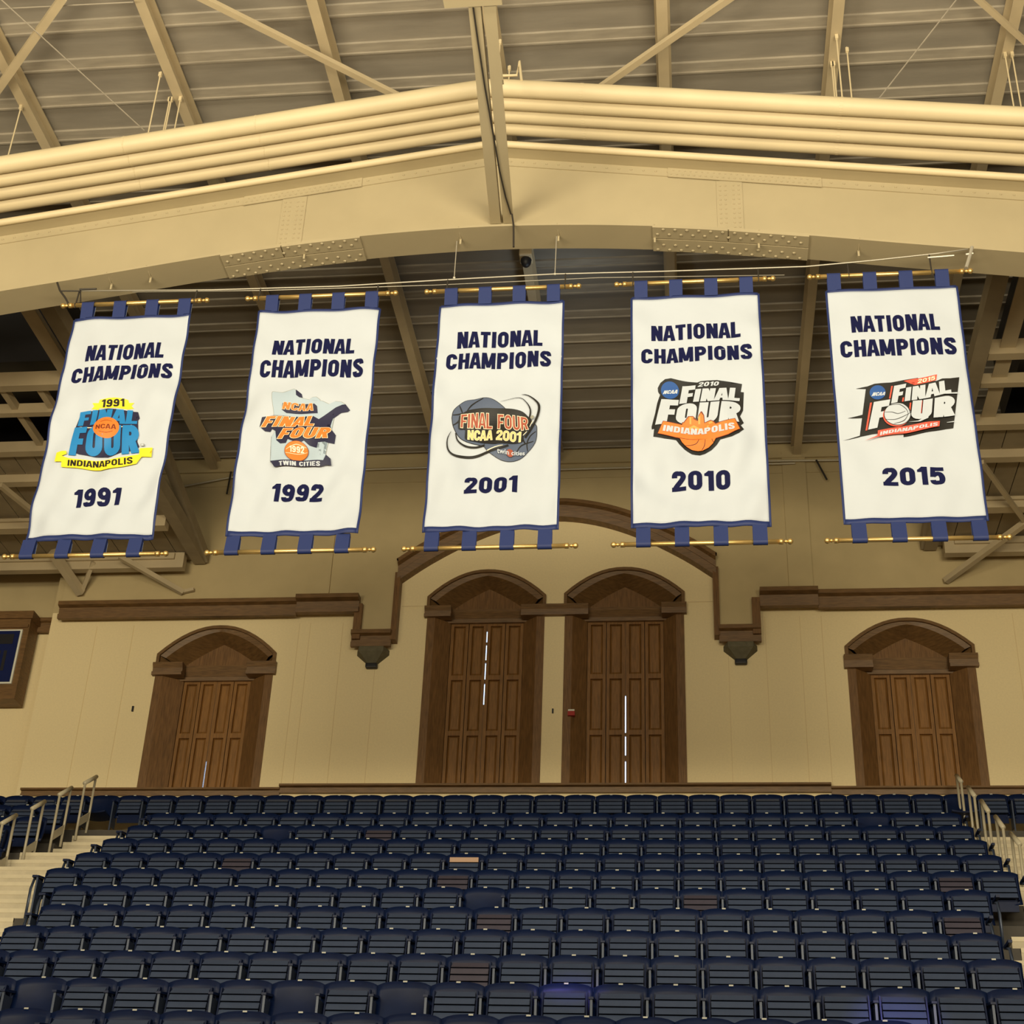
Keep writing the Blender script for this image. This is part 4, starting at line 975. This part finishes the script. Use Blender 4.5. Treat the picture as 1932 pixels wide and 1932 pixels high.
def emblem(i, b, par):
    if i == 4: ox, oy, s = 1570, 680, 7.431
    else: ox, oy, s = [(80, 720), (460, 720), (810, 720), (1200, 690)][i]+(8.05,)
    q = lambda p: XZ(ox+p[0]/s, oy+p[1]/s)
    L = [0.004]
    def P(pts, mt, name='emblem_shape', label=None, up_=True):
        L[0] += 0.0019 if up_ else 0.0004
        return flat_poly([q(p) for p in pts], name, mt, b, L[0], par, label, isinstance(pts, Strip))
    def T(txt, quad, mt, off=0.02, bow=0, outline=None, ow=0.03, shear=0.0, name='emblem_lettering', fn=None):
        Q = [q(p) for p in quad]
        if outline:
            L[0] += 0.0019; text_on(txt, Q, name, outline, b, L[0], par, off=off+ow, ref=off, bow=bow, shear=shear, fn=fn)
        L[0] += 0.0019; return text_on(txt, Q, name, mt, b, L[0], par, off=off, bow=bow, shear=shear, fn=fn)
    if i == 0:
        P([(765,335),(860,335),(880,290),(1000,262),(1100,255),(1220,268),(1310,290),(1320,330),(1400,330),(1350,375),(1390,412),(1300,425),(1100,405),(870,405),(850,432),(745,415),(790,380)], 'yellow_ink', 'emblem_ribbon')
        T('1991', [(915,285),(1255,275),(1250,385),(890,397)], 'black', 0.035, bow=0.002)
        P([(570,480),(800,440),(1000,415),(1250,440),(1460,475),(1488,575),(1400,650),(1400,700),(1470,800),(1440,900),(1485,1010),(1440,1070),(1200,1100),(1000,1160),(800,1150),(560,1110),(450,1070),(500,850),(490,700),(520,650)], 'deep_navy_ink', 'emblem_backdrop')
        T('FINAL', [(570,455),(1465,450),(1450,668),(525,665)], 'sky_blue_ink', 0.055, bow=0.0, fn=lambda u, w: 0.020*w*4*u*(1-u))
        P([(545,678),(780,712),(780,722),(700,715)], 'cream_ink'); P([(1210,712),(1370,685),(1375,690),(1215,722)], 'cream_ink', up_=False)
        T('FOUR', [(490,690),(1480,690),(1485,1110),(400,1125)], 'sky_blue_ink', 0.06, fn=lambda u, w: -0.022*(1-w)*4*u*(1-u))
        P(ell(985, 725, 202, 160), 'orange_ink', 'emblem_ball')
        T('NCAA', [(830,685),(1145,685),(1140,758),(825,752)], 'brown_ink', 0.01)
        P(stroke([(900,640),(985,618),(1080,640)], 4, 6, 4), 'brown_ink'); P(stroke([(880,790),(985,808),(1090,785)], 4, 6, 4), 'brown_ink', up_=False)
        P([(300,1140),(380,1110),(372,1065),(290,1060),(215,1078),(270,1130),(190,1225),(300,1230),(295,1312),(640,1348),(900,1370),(1250,1325),(1450,1288),(1530,1180),(1670,1170),(1635,1100),(1690,1030),(1500,1045),(1490,1142),(1300,1168),(1000,1205),(800,1212),(600,1200),(400,1175)], 'yellow_ink', 'emblem_ribbon')
        T('INDIANAPOLIS', [(400,1205),(1392,1180),(1395,1282),(392,1298)], 'black', 0.022, bow=-0.022)
        P([(1512,975),(1565,975),(1565,1015),(1512,1015)], 'grey_ink')
        P([(1520,981),(1557,981),(1557,1009),(1520,1009)], 'white')
    elif i == 1:
        state = [(445,205),(460,185),(600,195),(735,207),(750,150),(775,135),(800,160),(805,230),(850,262),(1000,295),(1050,262),(1110,260),(1165,300),(1170,330),(1200,320),(1240,355),(1300,358),(1390,310),(1480,315),(1540,350),(1400,400),(1140,575),(1050,620),(1050,900),(1000,985),(1100,1030),(1250,1140),(1262,1200),(1230,1225),(880,1232),(640,1240),(410,1230),(430,1050),(460,920),(435,860),(475,800),(475,600),(470,480),(447,300)]
        cx_ = 850; cy_ = 700
        P([(cx_+(x-cx_)*1.012+0, cy_+(y-cy_)*1.012) for x, y in state], 'grey_ink', 'emblem_outline')
        P(state, 'pale_grey_ink', 'emblem_backdrop')
        P([(800,145),(890,215),(902,268),(850,262),(805,230)], 'deep_navy_ink')
        P([(1140,575),(1400,400),(1500,357),(1548,352),(1615,435),(1580,462),(1480,480),(1300,600),(1215,690),(1330,730),(1400,820),(1350,900),(1380,952),(1280,950),(1240,935),(1135,945),(1115,1030),(1000,985),(1000,930),(950,905),(880,945),(780,942),(740,905),(680,905),(655,967),(570,977),(510,925),(530,780),(490,775),(440,740),(415,787),(330,772),(250,705),(290,570),(470,540),(1060,532)], 'deep_navy_ink', 'emblem_shadow', up_=False)
        P([(605,360),(1080,355),(1120,390),(1127,490),(655,497),(588,455)], 'deep_navy_ink', 'emblem_shadow', up_=False)
        T('NCAA', [(610,348),(1075,352),(1068,452),(595,448)], 'orange_ink', 0.03, outline='cream_ink', shear=0.1, ow=0.03)
        T('FINAL', [(300,565),(1090,532),(1105,692),(270,715)], 'orange_ink', 0.045, outline='cream_ink', shear=0.25, ow=0.03)
        T('FOUR', [(560,738),(1325,708),(1310,880),(525,908)], 'orange_ink', 0.045, outline='cream_ink', shear=0.2, ow=0.03)
        P(ell(815, 1092, 177, 157), 'brown_ink', 'emblem_ball'); P(ell(815, 1092, 170, 150), 'orange_ink', 'emblem_ball')
        P(stroke([(660,1080),(740,1020),(830,990),(960,1030)], 5, 9, 5), 'cream_ink'); P(stroke([(655,1130),(820,1135),(975,1100)], 5, 9, 5), 'cream_ink', up_=False)
        T('1992', [(712,1020),(925,1012),(925,1110),(712,1115)], 'cream_ink', 0.03)
        P([(410,1232),(640,1243),(880,1235),(1230,1228),(1265,1200),(1262,1145),(1325,1190),(1335,1287),(1270,1285),(1170,1322),(480,1330)], 'deep_navy_ink', 'emblem_shadow')
        T('TWIN CITIES', [(555,1262),(1175,1250),(1170,1315),(560,1325)], 'white', 0.035)
    elif i == 2:
        ball = cat([(350,560),(375,450),(455,360),(560,288),(700,272),(860,252),(1000,290),(1150,405),(1200,520),(1150,800),(900,960),(700,930),(480,850),(375,700),(350,560)])[:-1]
        P([(770+(x-770)*1.025, 600+(y-600)*1.025) for x, y in ball], 'black', 'emblem_outline'); P(ball, 'slate_ink', 'emblem_ball')
        b2 = cat([(820,965),(1000,800),(1300,680),(1590,650),(1630,780),(1600,930),(1480,1060),(1380,1145),(1250,1188),(1080,1178),(920,1090),(820,965)])[:-1]
        P([(1220+(x-1220)*1.02, 920+(y-920)*1.02) for x, y in b2], 'black', 'emblem_outline'); P(b2, 'slate_ink', 'emblem_ball')
        for k_, sp_ in enumerate(([(820,262),(650,360),(570,460)], [(460,370),(490,440),(505,490)], [(360,520),(450,505),(520,480)], [(365,670),(430,620),(470,560)],
                    [(1620,765),(1530,820),(1480,920),(1490,1040)], [(1580,905),(1400,940),(1320,1050)], [(1400,800),(1440,900),(1460,920)])): P(stroke(sp_, 10, 20, 12), 'black', 'emblem_seam', up_=(k_ == 0))
        P(stroke([(335,770),(283,900),(290,1050),(380,1128),(560,1135),(800,1100),(1060,1030),(1200,960)], 4, 38, 30), 'black', 'emblem_orbit')
        P(stroke([(400,780),(430,890),(540,965),(690,985),(840,968)], 14, 30, 26), 'black', 'emblem_orbit', up_=False)
        P(stroke([(1400,188),(1500,205),(1610,285),(1668,380),(1650,520),(1570,680),(1450,830)], 3, 36, 40), 'black', 'emblem_orbit', up_=False)
        P(stroke([(1080,300),(1350,240),(1470,310),(1535,430),(1520,560)], 2, 12, 30), 'black', 'emblem_orbit', up_=False)
        P(stroke([(880,1060),(1000,1015),(1120,975)], 18, 14, 6), 'cream_ink')
        P(cat([(455,540),(560,460),(700,430),(1100,405),(1380,440),(1500,530),(1560,610),(1500,720),(1425,800),(1400,895),(1100,952),(950,965),(700,900),(545,860),(545,725),(445,712),(455,540)])[:-1], 'black', 'emblem_backdrop')
        T('FINAL FOUR', [(490,515),(1490,545),(1500,718),(475,695)], 'rust_ink', 0.012, outline='cream_ink', ow=0.04, fn=lambda u, w: 0.034*w*4*u*(1-u))
        T('NCAA 2001', [(585,735),(1390,745),(1380,895),(580,868)], 'gold_ink', 0.012, outline='cream_ink', ow=0.035, fn=lambda u, w: -0.022*(1-w)*4*u*(1-u))
        P(ell(1225, 1082, 52, 58, 20), 'rust_ink')
        T('twin cities', [(1035,1040),(1450,1050),(1448,1112),(1035,1112)], 'white', 0.02)
        P(ell(1565, 556, 30, 26, 16), 'grey_ink')
        P(stroke([(1420,805),(1480,755)], 8, 12, 10), 'cream_ink'); P(stroke([(1525,695),(1570,620)], 8, 12, 10), 'cream_ink', up_=False)
    elif i == 3:
        P([(240,958),(235,920),(290,720),(320,560),(352,460),(375,445),(335,385),(330,330),(370,260),(440,205),(530,188),(620,210),(672,255),(930,255),(980,240),(1230,228),(1280,260),(1290,315),(1400,325),(1500,315),(1610,288),(1590,400),(1637,405),(1600,590),(1625,690),(1580,785),(1637,890),(1590,930),(1640,990),(1560,1060),(1460,1105),(1280,1130),(1230,1200),(1150,1275),(1050,1330),(970,1350),(850,1325),(740,1260),(660,1190),(610,1130),(440,1110),(262,1072),(310,950)], 'black', 'emblem_backdrop')
        P(ell(515, 362, 137, 126), 'royal_ink', 'emblem_disc')
        T('NCAA', [(415,372),(640,345),(634,402),(405,422)], 'white', 0.05, shear=0.2)
        T('2010', [(950,262),(1262,252),(1255,312),(935,325)], 'white', 0.035, shear=0.1)
        T('F', [(705,298),(905,298),(870,572),(655,578)], 'white', 0.065)
        T('INAL', [(905,358),(1595,350),(1570,548),(865,568)], 'white', 0.06)
        T('F', [(385,502),(650,512),(600,900),(290,905)], 'white', 0.075)
        T('OUR', [(640,592),(1600,570),(1560,885),(590,895)], 'white', 0.07)
        P([(325,1042),(410,858),(560,880),(695,905),(700,872),(788,868),(790,785),(865,780),(885,795),(890,838),(935,838),(948,770),(985,715),(1005,720),(1035,770),(1045,868),(1090,872),(1130,845),(1180,868),(1212,905),(1350,872),(1505,832),(1585,1000),(1400,1085),(1200,1122),(950,1128),(600,1105)], 'brown_ink', 'emblem_outline')
        P([(335,1038),(415,868),(560,890),(700,915),(712,882),(800,880),(800,795),(870,790),(875,850),(940,848),(957,775),(985,735),(1022,775),(1035,880),(1090,882),(1130,857),(1172,880),(1205,917),(1350,882),(1498,843),(1573,998),(1400,1075),(1200,1112),(950,1118),(600,1095)], 'orange_ink', 'emblem_ribbon')
        P([(945,800),(975,770),(975,890),(945,890)], 'light_orange_ink'); P([(812,800),(840,800),(840,895),(812,895)], 'light_orange_ink', up_=False); P([(800,945),(880,905),(960,945),(960,975),(930,975),(880,935),(830,975),(800,975)], 'light_orange_ink', up_=False)
        P([(1100,880),(1150,865),(1165,895),(1110,905)], 'light_orange_ink', up_=False); P([(1075,925),(1105,918),(1100,955),(1078,950)], 'light_orange_ink', up_=False)
        T('INDIANAPOLIS', [(425,925),(1490,908),(1502,1003),(405,1010)], 'white', 0.045, bow=-0.033)
        P([(665,1112)] + ell(940, 1105, 275, 195, 24, 0, PI, 0)[1:-1] + [(1215,1112)] if False else [(665,1112),(700,1170),(760,1225),(850,1275),(940,1297),(1010,1295),(1100,1255),(1170,1190),(1215,1112),(950,1130)], 'orange_ink', 'emblem_ball')
        P(stroke([(735,1218),(850,1205),(920,1185),(955,1135)], 6, 10, 8), 'black', 'emblem_seam'); P(stroke([(1050,1130),(1040,1220),(1000,1290)], 6, 10, 8), 'black', 'emblem_seam', up_=False); P(stroke([(1150,1125),(1165,1160),(1180,1175)], 6, 8, 5), 'black', 'emblem_seam', up_=False)
    else:
        P([(475,382),(590,345),(820,325),(1000,288),(1200,256),(1205,300),(1460,300),(1540,270),(1650,265),(1782,240),(1750,480),(1720,780),(1700,948),(1600,962),(1450,1000),(1200,1045),(1000,1084),(1000,1040),(700,1030),(560,1045),(385,1078),(432,800),(490,405)], 'black', 'emblem_backdrop')
        P([(330,407),(480,378),(495,412)], 'black', 'emblem_spike', up_=False); P([(215,824),(442,760),(432,812)], 'black', 'emblem_spike', up_=False); P([(150,1134),(388,1060),(385,1080)], 'black', 'emblem_spike', up_=False)
        P([(1000,302),(1170,268),(1195,285),(1200,268),(1466,212),(1456,292),(1150,357),(1165,300)], 'red_ink', 'emblem_tag')
        T('2015', [(1205,282),(1445,232),(1436,288),(1192,335)], 'cream_ink', 0.02)
        P(ell(635, 465, 112, 95), 'royal_ink', 'emblem_disc')
        T('NCAA', [(565,466),(750,460),(742,505),(548,517)], 'white', 0.05, shear=0.2)
        P([(825,380),(848,377),(815,550),(795,553)], 'red_ink'); P([(530,606),(556,602),(490,996),(465,1000)], 'red_ink', up_=False); P([(985,540),(1005,537),(998,598),(975,602)], 'red_ink', up_=False); P([(1085,615),(1105,612),(1085,800),(1075,700)], 'red_ink', up_=False)
        T('F', [(865,378),(1035,345),(985,590),(822,628)], 'white', 0.07)
        T('INAL', [(1035,402),(1640,298),(1668,470),(1010,600)], 'white', 0.055)
        T('F', [(582,602),(812,568),(730,950),(502,992)], 'white', 0.075)
        P(ell(895, 800, 188, 158), 'red_ink'); P(ell(910, 783, 190, 160), 'black', 'emblem_ball'); P(ell(910, 783, 182, 153), 'white', 'emblem_ball')
        for k_, sp_ in enumerate(([(735,755),(830,760),(920,785),(1020,750)], [(750,860),(880,865),(1000,820),(1090,770)], [(800,660),(930,650),(1030,720),(1060,790)], [(860,925),(1000,880),(1060,790)], [(1000,650),(1060,700),(1085,770)])): P(stroke(sp_, 5, 9, 5), 'black', 'emblem_seam', up_=(k_ == 0))
        P([(1235,590),(1262,585),(1245,770),(1225,775)], 'red_ink')
        T('UR', [(1125,598),(1715,510),(1710,795),(1090,875)], 'white', 0.075)
        P([(1060,900),(1200,880),(1350,800),(1340,840),(1230,890)], 'white')
        P([(1560,492),(1750,475),(1748,495),(1560,500)], 'white', up_=False); P([(1600,888),(1705,872),(1703,885),(1610,892)], 'white', up_=False)
        P([(635,1018),(1000,962),(1300,903),(1503,878),(1497,952),(1300,1000),(1000,1058),(640,1102),(455,1152),(632,1085)], 'red_ink', 'emblem_tag')
        T('INDIANAPOLIS', [(672,1040),(1478,902),(1470,950),(664,1087)], 'white', 0.035)

for i in range(5):
    x0 = BX[i]; x1 = x0+BW; xc = (x0+x1)/2
    b = dict(x0=x0, seed=i*1.9+0.6, amp=(1.1 if i == 4 else 2.3))
    r = empty('championship_banner', (xc, YB, 9.7), 'white %s championship banner with blue tabs, %s' % (YEARS[i], DESC[i]), 'banner', 'championship banners hanging under the girder')
    # cloth
    bm = bmesh.new(); nx, nz = 44, 84; V = [[bm.verts.new((x0+BW*a/nx, YB, BZ0+(BZ1-BZ0)*c/nz)) for a in range(nx+1)] for c in range(nz+1)]
    for c in range(nz):
        for a in range(nx): bm.faces.new((V[c][a], V[c][a+1], V[c+1][a+1], V[c+1][a]))
    for v in bm.verts: v.co.y = YB+drape(v.co.x, v.co.z, b)
    ret = bmesh.ops.extrude_face_region(bm, geom=bm.faces[:])
    for e in ret['geom']:
        if isinstance(e, bmesh.types.BMVert): e.co.y += 0.004
    bmesh.ops.recalc_face_normals(bm, faces=bm.faces[:])
    finish(bm, 'banner_cloth', 'white', b, r)
    # blue border strips, a little proud of the cloth and wrapping its edge
    t = 0.022; tb_ = 0.06
    for (a0, a1, c0, c1) in ((x0-0.018, x0+0.006, BZ0-tb_, BZ1+0.02), (x1-0.006, x1+0.018, BZ0-tb_, BZ1+0.02), (x0, x1, BZ1-0.004, BZ1+0.035), (x0, x1, BZ0-tb_, BZ0+0.004)):
        bm = bmesh.new(); nz = max(1, int((c1-c0)/0.05)); nx = max(1, int((a1-a0)/0.05))
        V = [[bm.verts.new((a0+(a1-a0)*a/nx, YB, c0+(c1-c0)*c/nz)) for a in range(nx+1)] for c in range(nz+1)]
        for c in range(nz):
            for a in range(nx): bm.faces.new((V[c][a], V[c][a+1], V[c+1][a+1], V[c+1][a]))
        for v in bm.verts: v.co.y = YB+drape(v.co.x, v.co.z, b)-0.002
        ret = bmesh.ops.extrude_face_region(bm, geom=bm.faces[:])
        for e in ret['geom']:
            if isinstance(e, bmesh.types.BMVert): e.co.y += 0.008
        bmesh.ops.recalc_face_normals(bm, faces=bm.faces[:])
        finish(bm, 'blue_border', 'blue', b, r)
    # tabs and rods
    for top in (True, False):
        zr = 13.245 if top else 9.70; ze = BZ1+0.02 if top else BZ0-0.05
        rr = empty('banner_rod', (0, 0, 0)); 
        for k in range(4):
            cxk = x0+(0.150-0.015*i+0.4125*k if top else 0.055+0.0205*i+0.416*k)
            w = 0.155/2+0.0; mb = MB(); n = 10; ring = []
            yb = YB
            sgn = 1 if top else -1
            prof_ = [(yb-0.004, ze)]
            for q_ in range(n+1):
                a = PI*q_/n; prof_.append((yb-0.034*math.cos(a), zr+sgn*0.034*math.sin(a)))
            prof_.append((yb+0.036, ze+sgn*0.03)); prof_.append((yb+0.010, ze))
            nn = len(prof_); sk = 0.0
            for xx in (cxk-w, cxk+w): mb.v += [Vector((xx, p_[0], p_[1])) for p_ in prof_]
            for j in range(nn-1): mb.f.append((j, j+1, nn+j+1, nn+j))
            zl0, zl1 = sorted((ze+sgn*0.035, zr+sgn*0.0)); MB().box(cxk-w+0.002, cxk+w-0.002, yb+0.046, yb+0.049, zl0, zl1).build('tab_lining', 'white', r)
            o = mb.build('hanging_tab', 'blue', r); sol = o.modifiers.new('thick', 'SOLIDIFY'); sol.thickness = 0.003; sol.offset = 0
        bpy.data.objects.remove(rr)
        ex = 0.115 if top else 0.135
        rod = MB().tube([(x0-ex+0.01, YB, zr), (x1+ex-0.01, YB, zr)], 0.026, 14).tube([(x0-ex+0.005, YB, zr), (x0-ex+0.05, YB, zr)], 0.031, 14).tube([(x1+ex-0.05, YB, zr), (x1+ex-0.005, YB, zr)], 0.031, 14)
        ro = rod.build('rod', 'gold', r, smooth=False)
        for p in ro.data.polygons: p.use_smooth = len(p.vertices) == 4
        for sx, xe in ((-1, x0-ex), (1, x1+ex)):
            fm = MB().tube([(xe, YB, zr), (xe+sx*0.012, YB, zr), (xe+sx*0.018, YB, zr), (xe+sx*0.03, YB, zr), (xe+sx*0.04, YB, zr)], [0.014, 0.014, 0.021, 0.021, 0.013], 10)
            fm.sphere((xe+sx*0.068, YB, zr), 0.033, 12, 8); f_ = fm.build('finial', 'gold', ro, smooth=True)
            f_.location = -parent_world(ro)
    # printed words
    for txt, h in zip(('NATIONAL', 'CHAMPIONS', YEARS[i]), HEAD[i]):
        xa, za = XZ(h[0], h[1]); xb, zb2 = XZ(h[2], h[3])
        off = 0.043
        text_on(txt, [(xa, zb2), (xb, zb2), (xb, za), (xa, za)], 'printed_words' if txt.isalpha() else 'printed_year', 'ink', b, 0.005, r, off=off)
    emblem(i, b, r)
# suspension wires, hooks and end fittings
def wirepts(pp, Y): return [WY(*p, Y) for p in pp]
w1 = wirepts(((118, 549), (400, 547), (640, 540), (857, 527), (1047, 517), (1250, 512), (1520, 503), (1640, 492), (1770, 478), (1826, 470)), YB+0.02)
thing(MB().tube(w1, 0.009, 6), 'suspension_wire', 'wire', 'steel wire stretched under the girder that carries all five banners', 'wire', smooth=True)
w2 = wirepts(((250, 551), (500, 548), (820, 538), (1130, 524), (1480, 519)), YB+0.25)
thing(MB().tube(w2, 0.006, 6), 'suspension_wire', 'wire', 'second, thinner wire just below and behind the banner wire', 'wire', smooth=True)
for (top, bot, lab) in (((862, 455), (857, 524), 'thin drop wire above the left end of the 2001 banner rod'), ((1050, 446), (1047, 517), 'thin drop wire above the right end of the 2001 banner rod')):
    thing(MB().tube([WY(*top, YB+0.1), WY(*bot, YB+0.02)], 0.006, 6).sphere(WY(*bot, YB+0.02), 0.018, 8, 5), 'drop_wire', 'wire', lab, 'wire', 'drop wires')
hooks = [((372, 548), 0), ((492, 545), 1), ((714, 537), 1), ((1067, 517), 2), ((845, 528), 2), ((1194, 514), 3), ((1430, 508), 3), ((1599, 499), 4), ((1753, 481), 4), ((150, 549), 0)]
for k_, (p_, bi) in enumerate(hooks):
    a = WY(*p_, YB+0.02); side_ = 'left' if a.x < BX[bi]+0.7 else 'right'
    thing(MB().tube([a, (a.x, YB, 13.275)], 0.010, 6).tube([(a.x, YB-0.035, 13.245), (a.x, YB, 13.28), (a.x, YB+0.035, 13.245), (a.x, YB, 13.21), (a.x, YB-0.035, 13.245)], 0.006, 6), 'rod_hook', 'dark',
          'small dark hook holding the %s end of the %s banner rod' % (side_, YEARS[bi]), 'hook', 'banner rod hooks')
pts = [WY(*p, YB+0.0) for p in ((108, 533), (113, 548), (124, 563), (130, 575))]
thing(MB().tube(pts, 0.014, 6).tube([WY(115, 549, YB), WY(152, 549, YB), WY(152, 571, YB)], 0.010, 6).tube([WY(150, 546, YB), WY(182, 545, YB)], 0.012, 6), 'wire_shackle', 'dark', 'dark chain and shackle fixing the wire to the girder above the 1991 banner', 'shackle')
pts = [WY(*p, YB+0.0) for p in ((1834, 466), (1830, 482), (1823, 505))]
thing(MB().tube(pts, 0.022, 8).tube([WY(1822, 480, YB), WY(1836, 478, YB)], 0.014, 6).tube([WY(1750, 486, YB), WY(1800, 482, YB)], 0.011, 6), 'wire_turnbuckle', 'wire', 'steel turnbuckle fixing the wire to the girder above the 2015 banner', 'turnbuckle')
print('seats', total)
